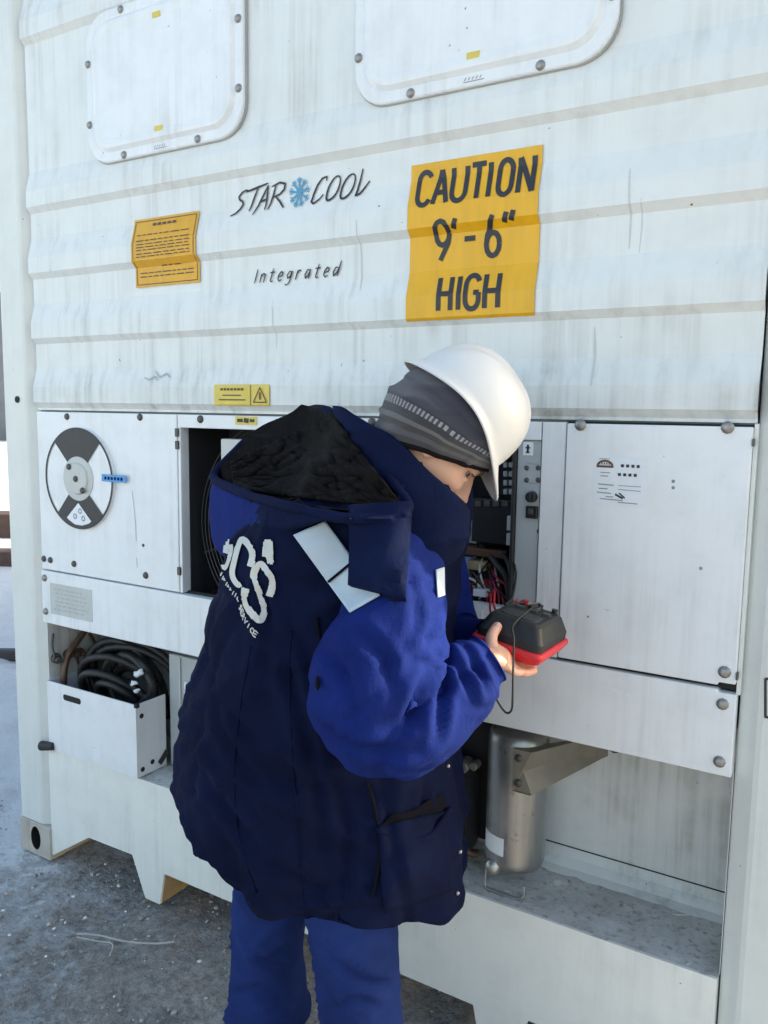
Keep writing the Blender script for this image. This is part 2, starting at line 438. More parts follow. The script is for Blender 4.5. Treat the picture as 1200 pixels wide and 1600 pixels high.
# corner posts
def post(x0, s):
    pr = [(0,.31),(0,.006),(.006,0),(.112,0),(.122,.003),(.158,.026),(.158,.31)]
    v = []
    for z in (.118, 2.895):
        for a, y in pr: v.append((x0+s*a, y, z))
    n = len(pr); f = [tuple(range(n)), tuple(range(2*n-1,n-1,-1))]+[(i,(i+1)%n,n+(i+1)%n,n+i) for i in range(n)]
    return obj('corner_post', v, f, 'paint_post', RC, bevel=.004)
pl_ = post(0.0, 1); pr_ = post(2.438, -1)
def casting(par, x0):
    o = None
    m = MB(); n = 20
    hole = [(x0+.085+.026*math.cos(2*math.pi*i/n)*(1), .062+.042*math.sin(2*math.pi*i/n)) for i in range(n)]
    out = []
    for i in range(n):
        a = 2*math.pi*i/n; c, s_ = math.cos(a), math.sin(a); k = 1/max(abs(c)/.0805, abs(s_)/.059)
        out.append((x0+.0805+k*c, .059+k*s_))
    v = [(x,-.004,z) for x,z in out]+[(x,-.004,z) for x,z in hole]+[(x,.12,z) for x,z in hole]+[(x,.17,z) for x,z in out]
    f = []
    for i in range(n):
        j = (i+1)%n; f += [(i,j,n+j,n+i),(i,j,3*n+j,3*n+i)]
    f.append(tuple(range(3*n,4*n)))
    o = obj('corner_casting', v, f, 'casting_paint', par, bevel=.003)
    obj('casting_hole', [(x,-.001,z) for x,z in hole]+[(x,.12,z) for x,z in hole], [(i,(i+1)%n,n+(i+1)%n,n+i) for i in range(n)]+[tuple(range(n,2*n))], 'gap_black', par)  # hole walls coloured black to stand for the shade inside
paint('casting_paint', (.50,.46,.42), dirt=(.20,.12,.07), amount=.9, streak=.9, rough=.6)
casting(pl_, 0.0); casting(pr_, 2.277)
m = MB(); m.cyl((.075,-.003,1.563),(.075,.004,1.563),.011,n=14); m.make('drain_hole','gap_black',pl_)
# ribbed end wall
RIBS = (1.548, 1.747, 1.946, 2.145, 2.637)
def ypan(z):
    for r in RIBS:
        if r-.010 < z < r+.112:
            if z < r+.007: return .013-.0155*(z-(r-.010))/.017
            if z < r+.054: return -.0025
            return -.0025+.0155*(z-(r+.054))/.058
    return .013
zs = sorted({1.531, 2.79}|{round(z,4) for r in RIBS for z in (r-.010,r-.009,r+.006,r+.007,r+.0085,r+.048,r+.054,r+.064,r+.100,r+.112)})
v = []; f = []
xs = [.159+i*(2.279-.159)/24 for i in range(25)]
for z in zs:
    for x in xs: v.append((x, ypan(z)+.0016*noise.noise(Vector((x*2.3,z*3.1,0))), z))
nx = len(xs)
for i in range(len(zs)-1):
    for j in range(nx-1): f.append((i*nx+j,i*nx+j+1,(i+1)*nx+j+1,(i+1)*nx+j))
obj('ribbed_wall', v, f, 'paint_white', RC, smooth=False)
def onpan(x, z, e=0): return Vector((x, ypan(z)-.0032-e, z))
def panel_patch(name, mat, par, x0, x1, z0, z1, e=0, dx=lambda z: 0):
    zz = sorted({z0, z1}|{z for z in zs if z0 < z < z1}); v = []; f = []; n = 9
    for z in zz:
        for i in range(n): v.append(onpan(x0+(x1-x0)*i/(n-1), z, e))
    for i in range(len(zz)-1):
        for j in range(n-1): f.append((i*n+j,i*n+j+1,(i+1)*n+j+1,(i+1)*n+j))
    return obj(name, v, f, mat, par)
# caution sign
cs = panel_patch('caution_sign', 'sign_yellow', RC, 1.524, 1.8355, 1.748, 2.0945)
cs['label'] = 'large yellow sign reading CAUTION 9 feet 6 inches HIGH'
S = []
def slab(z0, z1): return lambda u: z0+(z1-z0)*u
zc0, zc1 = 1.997, 2.079; h = zc1-zc0
def L(x0, w, z0, z1, ops):
    for op in ops: S.append([(x0+w*a, z0+(z1-z0)*b) for a, b in op])
def A(cx, cz, rx, rz, a0, a1): return arc(cx, cz, rx, rz, a0, a1, 12)
gC = [A(.5,.72,.5,.28,25,180)+A(.5,.28,.5,.28,180,335)]
gA = [[(0,0),(.5,1)],[(.5,1),(1,0)],[(.2,.33),(.8,.33)]]
gU = [[(0,1)]+A(.5,.28,.5,.28,180,360)+[(1,1)]]
gT = [[(0,1),(1,1)],[(.5,1),(.5,0)]]; gI = [[(.5,1),(.5,0)]]
gO = [A(.5,.72,.5,.28,0,180)+A(.5,.28,.5,.28,180,360)+[(1,.72)]]
gN = [[(0,0),(0,1)],[(0,1),(1,0)],[(1,0),(1,1)]]; gH = [[(0,0),(0,1)],[(1,0),(1,1)],[(0,.5),(1,.5)]]
gG = [A(.5,.72,.5,.28,20,180)+A(.5,.28,.5,.28,180,360)+[(1,.48)],[(.6,.48),(1,.48)]]
g9 = [A(.5,.70,.5,.30,0,360),[(1,.68),(.93,.45),(.35,0)]]; g6 = [A(.5,.30,.5,.30,0,360),[(0,.32),(.07,.55),(.62,1)]]
W = .0115
for x0, w, g in ((1.5465,.032,gC),(1.587,.034,gA),(1.6325,.033,gU),(1.677,.033,gT),(1.7045,.033,gI),(1.7425,.030,gO),(1.789,.031,gN)): L(x0, w, zc0+.004, zc1-.004, g)
for x0, w, g in ((1.5915,.033,g9),(1.7145,.031,g6)): L(x0, w, 1.880, 1.962, g)
S += [[(1.6455,1.964),(1.6385,1.944)],[(1.662,1.9215),(1.688,1.9215)],[(1.7655,1.965),(1.7595,1.945)],[(1.7815,1.967),(1.7755,1.947)]]
for x0, w, g in ((1.608,.03,gH),(1.6405,.034,gI),(1.674,.032,gG),(1.721,.031,gH)): L(x0, w, 1.768, 1.841, g)
def letters(S, par, mat, width, off, groups, **kw):
    k = 0
    for n_ in groups:
        mb = MB(); ribbons(mb, S[k:k+n_], width, lambda x,z,e: onpan(x,z,off+e), **kw); mb.make('letter', mat, par); k += n_
letters(S, cs, 'print_black', W, .0012, [len(g_) for g_ in (gC,gA,gU,gT,gI,gO,gN,g9,g6)]+[1,1,2]+[len(g_) for g_ in (gH,gI,gG,gH)], lift=.00012)
# long yellow notice
nt = panel_patch('notice_sticker', 'sign_orange', RC, .624, .872, 1.882, 2.068); nt['label'] = 'creased orange notice sticker with fine print'
S = [([(.632,2.061),(.864,2.061)],.002),([(.632,1.889),(.864,1.889)],.002),([(.632,2.061),(.632,1.889)],.002),([(.864,2.061),(.864,1.889)],.002)]
for i in range(5): S.append(([(.70+.019*i,2.049),(.714+.019*i,2.049)],.007))
rr = random.Random(4)
for k, z in enumerate((2.022,2.006,1.996,1.988,1.980,1.970,1.962,1.936,1.920,1.910)):
    x = .645
    while x < .845:
        w = .01+.025*rr.random()
        if k not in (7,) or .72 < x < .78: S.append(([(x,z),(min(x+w,.85),z)],.0026))
        x += w+.006
mb = MB(); ribbons(mb, S, .003, lambda x,z,e: onpan(x,z,.0012+e), lift=.00001, step=.01); mb.make('fine_print', 'print_grey_brown' if 'print_grey_brown' in MATS else 'wire_brown', nt)
# star cool lettering
S = []
S += [[(1.046,2.098),(1.036,2.101),(1.022,2.096),(1.012,2.087),(1.014,2.080),(1.024,2.074),(1.026,2.067),(1.016,2.056),(1.002,2.046),(.986,2.041)]]
S += [[(1.036,2.096),(1.07,2.102),(1.108,2.109)],[(1.076,2.102),(1.064,2.08),(1.047,2.047)]]
S += [[(1.061,2.036),(1.085,2.07),(1.109,2.104)],[(1.109,2.104),(1.104,2.07),(1.099,2.045)],[(1.080,2.066),(1.106,2.071)]]
S += [[(1.134,2.103),(1.124,2.075),(1.109,2.044)],[(1.120,2.099),(1.146,2.106),(1.163,2.101),(1.160,2.088),(1.146,2.078),(1.126,2.073)],[(1.132,2.074),(1.146,2.06),(1.160,2.043)]]
S += [[(1.289,2.092),(1.290,2.102),(1.276,2.099),(1.262,2.085),(1.250,2.064),(1.245,2.048),(1.252,2.042),(1.268,2.051),(1.279,2.062)]]
S += [arc(0,0,1,1,60,430,26)]
S[-1] = [(1.309+.0155*c+.0125*s_, 2.072+.027*s_) for c, s_ in S[-1]]
S += [[(1.351+.0165*c+.0125*s_, 2.071+.027*s_) for c, s_ in arc(0,0,1,1,60,430,26)]]
S += [[(1.393,2.106),(1.386,2.08),(1.374,2.047),(1.386,2.050),(1.412,2.076)]]
letters(S, RC, 'print_black', .0056, 0, [1,2,3,3,1,1,1,1], lift=.0001, taper=True)
S = []
for k in range(9):
    a = R_(90+40*k); S.append([(1.2065,2.0745),(1.2065+.031*math.cos(a),2.0745+.036*math.sin(a))])
    for q in (.6,):
        px, pz = 1.2065+.031*q*math.cos(a), 2.0745+.036*q*math.sin(a)
        for d in (-.6,.6): S.append(([(px,pz),(px+.012*math.cos(a+d),pz+.014*math.sin(a+d))],.0028))
mb = MB(); ribbons(mb, S, .0052, lambda x,z,e: onpan(x,z,e), lift=.00006); mb.make('snowflake_emblem', 'snow_flake_blue', RC)
# Integrated
g = {'I':[[(.35,1.3),(.2,0)]],'n':[[(.1,.85),(0,0)],[(.05,.5),(.3,.85),(.5,.75),(.42,0)]],'t':[[(.35,1.25),(.2,.15),(.3,0),(.45,.1)],[(.05,.85),(.55,.9)]],
 'e':[[(.08,.42),(.45,.5),(.5,.75),(.3,.87),(.1,.6),(.05,.25),(.2,0),(.45,.15)]],'g':[[(.5,.75),(.25,.85),(.05,.5),(.15,.2),(.4,.35),(.52,.85),(.4,-.1),(.2,-.45),(-.05,-.3)]],
 'r':[[(.15,.85),(.05,0)],[(.1,.5),(.3,.85),(.5,.8)]],'a':[[(.48,.8),(.2,.82),(.03,.4),(.12,.05),(.35,.3),(.5,.85)],[(.5,.85),(.45,0)]],
 'd':[[(.45,.75),(.2,.82),(.03,.4),(.12,.05),(.35,.3),(.5,.7)],[(.62,1.35),(.45,0)]]}
S = []; x = 1.056
for ch in 'Integrated':
    for st in g[ch]: S.append([(x+.031*a+.006*b, 1.866+.0265*b) for a, b in st])
    x += .0285 if ch not in 'I' else .023
letters(S, RC, 'print_black', .0040, 0, [len(g[ch]) for ch in 'Integrated'], lift=.0001, taper=True)
# bolts -------------------------------------------------------------
def bolt_mesh(name, mat):
    n = 10; prof = [(1.25,0),(1.25,.25),(1.0,.32),(.95,.8),(.6,1.0),(.0,1.05)]
    v = []; f = []
    for r, h in prof[:-1]:
        for i in range(n): v.append((r*math.cos(2*math.pi*i/n), -h, r*math.sin(2*math.pi*i/n)))
    v.append((0,-1.05,0)); k = len(prof)-1
    for a in range(k-1):
        for i in range(n): f.append((a*n+i,a*n+(i+1)%n,(a+1)*n+(i+1)%n,(a+1)*n+i))
    for i in range(n): f.append(((k-1)*n+i,(k-1)*n+(i+1)%n,len(v)-1))
    me = bpy.data.meshes.new(name); me.from_pydata(v, [], f); me.materials.append(MATS[mat])
    for p in me.polygons: p.use_smooth = True
    return me
BOLT = bolt_mesh('bolt', 'bolt_steel'); BOLTD = bolt_mesh('bolt_dark', 'bolt_dark')
def bolt(par, x, y, z, r=.009, me=None):
    o = bpy.data.objects.new('bolt', me or BOLT); o.location = (x, y, z); o.scale = (r, r*.8, r); o.rotation_euler = (0, random.random()*6, 0)
    return link_obj(o, par)
# access hatches ----------------------------------------------------
def rloop(x0,x1,z0,z1,r,y): return [(x,y,z) for x,z in rrect(x0,x1,z0,z1,r)]
def hatch(x0, x1, z0, z1):
    rr_ = .085
    rings = [(0,.013),(0,-.003),(.003,-.0055),(.022,-.0055),(.026,-.0045),(.036,-.0125),(.046,-.0135),(.06,-.011)]
    R = [rloop(x0+d,x1-d,z0+d,z1-d,rr_-d*.55,y) for d,y in rings]
    mb = MB(); mb.loft(R, cap=False); n = len(R[0]); k = len(mb.v)
    cap = [(x*.0+x, y, z) for x,y,z in R[-1]]; mb.v += [Vector(c) for c in cap]; mb.f.append(tuple(range(k,k+n)))
    o = mb.make('access_hatch', 'paint_door', RC)
    g = MB(); a = rloop(x0-.003,x1+.003,z0-.003,z1+.003,rr_+.003,.0125); b = rloop(x0-.003,x1+.003,z0-.003,z1+.003,rr_+.003,.004); c = rloop(x0+.003,x1-.003,z0+.003,z1-.003,rr_-.003,.004)
    g.loft([a,b,c], cap=False); g.make('seal', 'seal_grey', o)
    cx = (x0+x1)/2
    for bx in (x0+.011, x1-.013):
        for bz in (z0+.112, z1-.128): bolt(o, bx, -.0055, bz, .0085)
    for bx in (x0+.15, x1-.155):
        for bz in (z0+.011, z1-.012): bolt(o, bx, -.0055, bz, .0085)
    for bz in (z0+.055, z1-.055):
        if z1-bz > .01: 
            mm = MB(); mm.box(cx-.015,cx+.015,-.0126,-.0112,bz-.010,bz+.010); st = mm.make('warning_sticker','sticker_yellow',o)
    S = [([(cx-.022+i*.009,z0+.012),(cx-.018+i*.009,z0+.018)],.002) for i in range(5)]+[([(cx-.024,z0+.009),(cx+.024,z0+.009)],.0018)]
    mb = MB(); ribbons(mb, S, .002, lambda x,z,e: Vector((x,-.0062,z))); mb.make('stamped_mark', 'print_grey', o)
    return o
hl = hatch(.455, 1.04, 2.2335, 2.638); hr = hatch(1.377, 1.985, 2.2335, 2.638)
# small stickers above and on the fan frame
def text_bars(par, mat, x0, x1, z0, z1, rows, y, seed, hh=.35, name='fine_print'):
    r = random.Random(seed); S = []
    for k in range(rows):
        z = z1-(z1-z0)*(k+.5)/rows; x = x0+r.random()*.15*(x1-x0); e = x1-r.random()*.2*(x1-x0)
        while x < e:
            w = (x1-x0)*(.05+.1*r.random()); S.append(([(x,z),(min(x+w,e),z)],(z1-z0)/rows*hh)); x += w+(x1-x0)*.03
    mb = MB(); ribbons(mb, S, .002, lambda a,b,e_: Vector((a,y,b)), step=.02); return mb.make(name, mat, par)
ws = panel_patch('warning_label', 'sticker_yellow', RC, .934, 1.124, 1.551, 1.607, e=.001)
S = []
for i in range(7): S.append(([(.957+i*.012,1.5945),(.966+i*.012,1.5945)],.006))
for z, a, b in ((1.579,.965,1.03),(1.567,.952,1.045)): S.append(([(a,z),(b,z)],.003))
S += [([(1.062,1.552),(1.062,1.606)],.002),([(1.072,1.561),(1.094,1.599)],.003),([(1.094,1.599),(1.116,1.561)],.003),([(1.116,1.561),(1.072,1.561)],.003),([(1.094,1.587),(1.094,1.568)],.005)]
mb = MB(); ribbons(mb, S, .003, lambda x,z,e: onpan(x,z,.002+e), lift=.0001); mb.make('print', 'wire_brown', ws)
# graffiti-like faint marks
S = [[(.66,1.628),(.68,1.622),(.70,1.632),(.715,1.62)],[(.70,1.646),(.72,1.628),(.745,1.640),(.76,1.628)]]
mb = MB(); ribbons(mb, S, .004, lambda x,z,e: onpan(x,z,e)); mb.make('faint_marks', 'print_faint', RC)

for x0, z0, x1, z1, w_ in ((1.383,1.99,1.392,1.83,.0035),(2.02,2.02,2.023,1.87,.005),(2.045,1.96,2.043,1.86,.003),(1.13,1.82,1.132,1.70,.002),(1.96,1.72,1.963,1.60,.004)):
    mb = MB(); ribbons(mb, [[(x0,z0),((x0+x1)/2+.002,(z0+z1)/2),(x1,z1)]], w_, lambda x,z,e: onpan(x,z,-.0022), taper=True); mb.make('scratch', 'print_scuff', RC)
# ---- machinery front, z below 1.53
box_part('drip_gap', 'seal_grey', RC, XL, XR, .026, .05, 1.5255, 1.5308)
fp = box_part('vent_panel', 'paint_door', RC, .1685, .7855, 0.0, .03, 1.0165, 1.5255, bevel=.003)
# round vent cover, printed and pressed
vc = Vector((.3725, 0, 1.3225)); RV = .1575
def disc(name, mat, par, segs, y):
    return obj(name, [(x,y,z) for x,z in segs], [tuple(range(len(segs)))], mat, par)
def sector(r0, r1, a0, a1, n=24): return [(vc.x+r1*math.cos(R_(a0+(a1-a0)*i/n)), vc.z+r1*math.sin(R_(a0+(a1-a0)*i/n))) for i in range(n+1)]+[(vc.x+r0*math.cos(R_(a1+(a0-a1)*i/n)), vc.z+r0*math.sin(R_(a1+(a0-a1)*i/n))) for i in range(n+1)]
mb = MB(); n = 48
mb.loft([[(vc.x+r*math.cos(2*math.pi*i/n), y, vc.z+r*math.sin(2*math.pi*i/n)) for i in range(n)] for r, y in ((RV,.002),(RV,-.006),(RV-.003,-.008),(.02,-.0085))])
vd = mb.make('vent_disc', 'paint_door', fp)
mb = MB(); S = [arc(vc.x,vc.z,RV-.004,RV-.004,0,360,64)]; ribbons(mb, S, .0075, lambda x,z,e: Vector((x,-.0098,z))); mb.make('black_ring','print_black',vd)
disc('black_sector', 'print_black', vd, sector(.068, RV-.005, 48, 134), -.0103)
disc('black_sector', 'print_black', vd, sector(.066, RV-.005, 228, 316), -.0103)
w = sector(.072, RV-.022, 246, 300); disc('white_wedge', 'sticker_white', vd, [(vc.x-.002,vc.z-.075),(vc.x+.056,vc.z-.128)]+[(vc.x+r*math.cos(R_(a)),vc.z+r*math.sin(R_(a))) for r,a in ((.143,-72),(.145,-85),(.145,-98),(.140,-110))]+[(vc.x-.058,vc.z-.125)], -.0108)
for dx, dz in ((-.018,-.118),(.006,-.100),(.02,-.122)):
    mb = MB(); ribbons(mb, [arc(vc.x+dx,vc.z+dz,.007,.007,0,360,10)], .004, lambda x,z,e: Vector((x,-.0114,z))); mb.make('wedge_mark','print_grey',vd)
mb = MB(); mb.loft([[(vc.x+r*math.cos(2*math.pi*i/32), y, vc.z+r*math.sin(2*math.pi*i/32)) for i in range(32)] for r, y in ((.07,-.008),(.068,-.0112),(.05,-.0118),(.047,-.0165),(.044,-.018),(.01,-.0185))]); hb = mb.make('vent_hub','paint_grey',vd)
for dx, dz in ((-.03,.036),(0,0),(.03,-.034)): bolt(vd, vc.x+dx, -.0185, vc.z+dz, .008, BOLTD)
bs = box_part('blue_sticker', 'sticker_blue', fp, .482, .586, -.0117, -.0103, 1.3215, 1.343, bevel=0)
S=[([(.495+i*.014,1.332),(.504+i*.014,1.332)],.009) for i in range(6)]; mb=MB(); ribbons(mb,S,.003,lambda x,z,e:Vector((x,-.0124,z))); mb.make('print','sign_blue_dark' if 'sign_blue_dark' in MATS else 'jacket_royal',bs)
for p in ((105,651),(219,652)): q = wallp(*p); bolt(fp, q.x, 0, q.z, .0085, BOLTD)
for p in ((69,873),(79,875),(116,881),(228,899),(224,852)):
    q = wallp(*p); bolt(fp, q.x, 0, q.z, .0085 if p[1]!=852 else .004, BOLTD)
S = [[(.60,1.30),(.607,1.25),(.612,1.2),(.613,1.15)],[(.613,1.10),(.615,1.07)]]
mb = MB(); ribbons(mb, S, .0025, lambda x,z,e: Vector((x,-.0006,z))); mb.make('scratch','print_faint',fp)
# condenser bay
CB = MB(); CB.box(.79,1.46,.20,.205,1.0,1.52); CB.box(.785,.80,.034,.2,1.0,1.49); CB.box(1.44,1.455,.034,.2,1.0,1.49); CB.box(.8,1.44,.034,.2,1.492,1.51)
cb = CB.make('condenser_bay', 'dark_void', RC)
fr = MB(); fr.prism([(.7885,1.5255),(.7885,1.0165),(.7985,1.0165),(.7985,1.489),(1.43,1.489),(1.43,1.0165),(1.462,1.0165),(1.462,1.5255)], .001, .034); frame = fr.make('bay_frame', 'paint_door', RC, bevel=.002)
for p in ((313,655),(581,660)): q = wallp(*p); bolt(frame, q.x, .001, q.z, .009, BOLTD)
for z in (1.475,1.44,1.08):
    box_part('hinge', 'bolt_dark', frame, .783, .795, -.006, .0005, z-.012, z+.012, bevel=.002)
lb = box_part('latch_label', 'sticker_yellow', frame, 1.003, 1.077, -.0008, .0006, 1.5015, 1.5235, bevel=0)
S=[([(1.01,1.513),(1.03,1.513)],.009),([(1.033,1.514),(1.05,1.512)],.012),([(1.053,1.513),(1.07,1.513)],.008)]; mb=MB(); ribbons(mb,S,.003,lambda x,z,e:Vector((x,-.0014,z))); mb.make('print','print_black',lb)
fc = Vector((1.12,.075,1.22))
for i in range(17):
    r = .07+i*.0145; mb = MB(); n = 56
    pts = [fc+Vector((r*math.cos(2*math.pi*k/n),-.02*(1-(r/.31)**2)-.012,r*math.sin(2*math.pi*k/n))) for k in range(n+1)]
    mb.tube(pts, .0017, 5, cap=False); mb.make('guard_ring', 'ring_wire', cb, smooth=True)
for k in range(6):
    a = R_(17+60*k); mb = MB(); mb.tube([fc+Vector((.05*math.cos(a),-.03,.05*math.sin(a))), fc+Vector((.31*math.cos(a),-.01,.31*math.sin(a)))], .003, 6); mb.make('guard_spoke','ring_wire',cb)
for k in range(5):
    a0 = R_(72*k+10); mb = MB(); v = []
    for t in range(7):
        r = .07+.2*t/6
        for s_ in range(5):
            a = a0+R_(s_*11+t*4); v.append(fc+Vector((r*math.cos(a),.05+.012*s_,r*math.sin(a))))
    f = [(t*5+s_,t*5+s_+1,(t+1)*5+s_+1,(t+1)*5+s_) for t in range(6) for s_ in range(4)]
    obj('fan_blade', v, f, 'black_plastic', cb, smooth=True, solid=.004)
mb = MB(); mb.cyl(fc+Vector((0,-.02,0)), fc+Vector((0,.11,0)), .065, n=24); mb.make('fan_hub','black_plastic',cb,bevel=.008)
box_part('junction_box', 'paint_grey', cb, .938, 1.06, .012, .045, 1.345, 1.462, bevel=.004)
# control box ---------------------------------------------------------
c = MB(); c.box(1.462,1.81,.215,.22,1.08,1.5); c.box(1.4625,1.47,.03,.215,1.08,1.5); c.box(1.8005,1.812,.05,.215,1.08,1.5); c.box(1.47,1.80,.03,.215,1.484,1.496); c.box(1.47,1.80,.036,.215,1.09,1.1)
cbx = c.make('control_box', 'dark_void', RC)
q = MB(); q.prism([(1.4622,1.5255),(1.4622,1.0165),(1.858,1.0165),(1.858,1.1105),(1.482,1.1105),(1.482,1.486),(1.858,1.486),(1.858,1.5255)], .002, .03)
cfm = q.make('control_frame', 'paint_door', RC, bevel=.002)
q = wallp(581,660); 
box_part('edge_gasket', 'black_rubber', cbx, 1.793, 1.803, .004, .05, 1.111, 1.4855, bevel=.003)
sp = box_part('switch_panel', 'grey_steel', RC, 1.8035, 1.8565, .010, .04, 1.111, 1.4855, bevel=.002)
sk = box_part('switch_sticker', 'sticker_white', sp, 1.8165, 1.839, .0075, .0098, 1.4525, 1.4815, bevel=0)
S=[([(1.8275,1.4755),(1.8275,1.459)],.005),([(1.822,1.469),(1.833,1.469)],.003),([(1.823,1.459),(1.832,1.459)],.003)]; mb=MB(); ribbons(mb,S,.003,lambda x,z,e:Vector((x,.0068-e,z)),lift=.0002); mb.make('print','print_black',sk)
for p in ((823,731),(841,731),(823,750),(841,750)): q = wallp(*p, .01); bolt(sp, q.x, .0098, q.z, .0045, BOLTD)
S=[([(1.824,1.4345),(1.852,1.4345)],.0012),([(1.824,1.393),(1.852,1.393)],.0012)]; mb=MB(); ribbons(mb,S,.001,lambda x,z,e:Vector((x,.0093,z))); mb.make('plate_line','print_grey',sp)
q = wallp(832,776,.01); mb = MB(); mb.cyl((q.x,.012,q.z),(q.x,-.006,q.z),.0125,.0115,n=20); mb.make('rotary_switch','black_plastic',sp,bevel=.002)
mb = MB(); mb.box(q.x-.003,q.x+.003,-.012,-.005,q.z-.010,q.z+.010); mb.make('switch_grip','black_plastic',sp,bevel=.001)
q = wallp(832,800,.01); mb = MB(); mb.box(q.x-.0135,q.x+.0135,.002,.011,q.z-.0135,q.z+.0135); sq_ = mb.make('square_switch','black_plastic',sp,bevel=.002)
mb = MB(); mb.box(q.x-.006,q.x+.005,-.002,.0015,q.z-.004,q.z+.008); mb.make('rocker','bolt_dark',sp,bevel=.001)
q = wallp(842,830,.01); bolt(sp, q.x, .0098, q.z, .004, BOLTD)
# flange and door
box_part('door_flange', 'paint_door', RC, 1.8605, 1.9125, .003, .04, 1.0165, 1.5255, bevel=.002)
dr = MB(); dr.prism([(1.9165,1.5235),(1.9165,1.0205),(2.2425,1.0205),(2.2425,1.0265),(2.2745,1.0265),(2.2745,1.5235)], -.004, .03); door = dr.make('service_door', 'paint_door', RC, bevel=.003)
box_part('door_edge_strip', 'paint_post', RC, 2.2752, 2.2825, .006, .04, 1.005, 1.53, bevel=0)
box_part('door_shadow_gap', 'gap_black', RC, 1.913, 2.2751, .012, .04, 1.011, 1.5275, bevel=0)
for p in ((907,664),(1137,668),(1132,1050)): q = wallp(*p, -.004); bolt(door, q.x, -.004, q.z, .0098)
for z in (1.495,1.045):
    box_part('hinge_pin', 'bolt_dark', door, 2.2742, 2.2778, -.008, .004, z-.007, z+.007, bevel=0)
ps = MB(); ps.box(1.979,2.0865,-.0052,-.0042,1.3575,1.458); ps = ps.make('paper_sticker','sticker_white',door); ps['label']='white paper inspection sticker with printed rows'
S=[]
S += [[(2.0005+.016*c_,1.4365+.0125*s_) for c_,s_ in arc(0,0,1,1,15,165,14)],[(1.983,1.4375),(2.018,1.4375)]]
mb=MB(); ribbons(mb,[(x,.0045) if isinstance(x,list) else x for x in S],.004,lambda x,z,e:Vector((x,-.0058-e,z)),lift=.0002); 
S2=[]
for i in range(6): S2.append(([(1.988+i*.005,1.443),(1.9905+i*.005,1.4435)],.004))
ribbons(mb,S2,.003,lambda x,z,e:Vector((x,-.0061,z))); mb.make('sticker_emblem','print_red_dark' if 'print_red_dark' in MATS else 'copper_brown',ps)
S=[]
for x0,n_,z in ((2.033,4,1.440),(2.028,4,1.422)):
    for i in range(n_): S.append(([(x0+i*.0105,z),(x0+.006+i*.0105,z+.001)],.006))
S += [([(2.024,1.382),(2.040,1.374)],.004),([(2.032,1.385),(2.044,1.375)],.003)]
mb=MB(); ribbons(mb,S,.004,lambda x,z,e:Vector((x,-.0059,z))); mb.make('stamp_print','print_black',ps)
S=[([(1.988,1.401),(2.02,1.4)],.0022),([(1.99,1.392),(2.008,1.392)],.0022),([(1.986,1.384),(2.016,1.383)],.0022),([(2.005,1.376),(2.02,1.376)],.002),([(1.993,1.371),(2.04,1.370)],.002),([(2.03,1.366),(2.07,1.365)],.002),([(2.03,1.4),(2.075,1.4)],.0014),([(2.03,1.392),(2.075,1.391)],.0014),([(1.988,1.453),(2.01,1.453)],.0014),([(1.992,1.425),(2.012,1.425)],.0018),([(1.992,1.418),(2.008,1.418)],.0018)]
mb=MB(); ribbons(mb,S,.002,lambda x,z,e:Vector((x,-.0057,z))); mb.make('fine_print','print_grey',ps)
for p in ((1052,752),(1052,762),(1095,888)):
    q=wallp(*p,-.004); mb=MB(); ribbons(mb,[arc(q.x,q.z,.002,.002,0,360,8)],.003,lambda x,z,e:Vector((x,-.0046,z))); mb.make('paint_chip','print_grey',door)
# lower strip
st = MB(); st.prism([(.1665,.838),(2.2775,.838),(2.2775,1.0065),(2.2435,1.0065),(2.2435,1.0125),(.1665,1.0125)], -.003, .025); strip = st.make('lower_strip', 'paint_door', RC, bevel=.003)
box_part('strip_gap','gap_black',RC,XL,2.244,.02,.03,1.0,1.02,bevel=0)
for p in ((1129,1100),(1124,1190),(70,903),(72,955)): q=wallp(*p,-.003); bolt(strip,q.x,-.003,q.z,.0095)
sl = MB(); sl.box(.2105,.412,-.0042,-.0034,.874,.976); sl = sl.make('faded_label','print_label' if 'print_label' in MATS else 'paint_grey',strip)
text_bars(sl,'print_faint',.225,.40,.885,.965,6,-.0048,8)
S=[([(2.01,.975),(2.03,.972)],.008),([(2.035,.972),(2.06,.968)],.006),([(2.065,.967),(2.09,.964)],.008)]; mb=MB(); ribbons(mb,S,.006,lambda x,z,e:Vector((x,-.0036,z))); mb.make('paper_remains','sticker_white',strip)
# label on control frame bottom (yellow band)
lf = MB(); lf.box(1.615,1.735,-.0005,.0015,1.026,1.098); lf = lf.make('hazard_label','sticker_white',cfm)
mb=MB(); ribbons(mb,[([(1.618,1.062),(1.732,1.062)],.024)],.02,lambda x,z,e:Vector((x,-.0012,z))); mb.make('yellow_band','sticker_yellow',cfm)
mb=MB(); ribbons(mb,[([(1.63,1.066),(1.70,1.066)],.003),([(1.63,1.058),(1.71,1.058)],.003)],.003,lambda x,z,e:Vector((x,-.0018,z))); mb.make('print','print_grey',cfm)
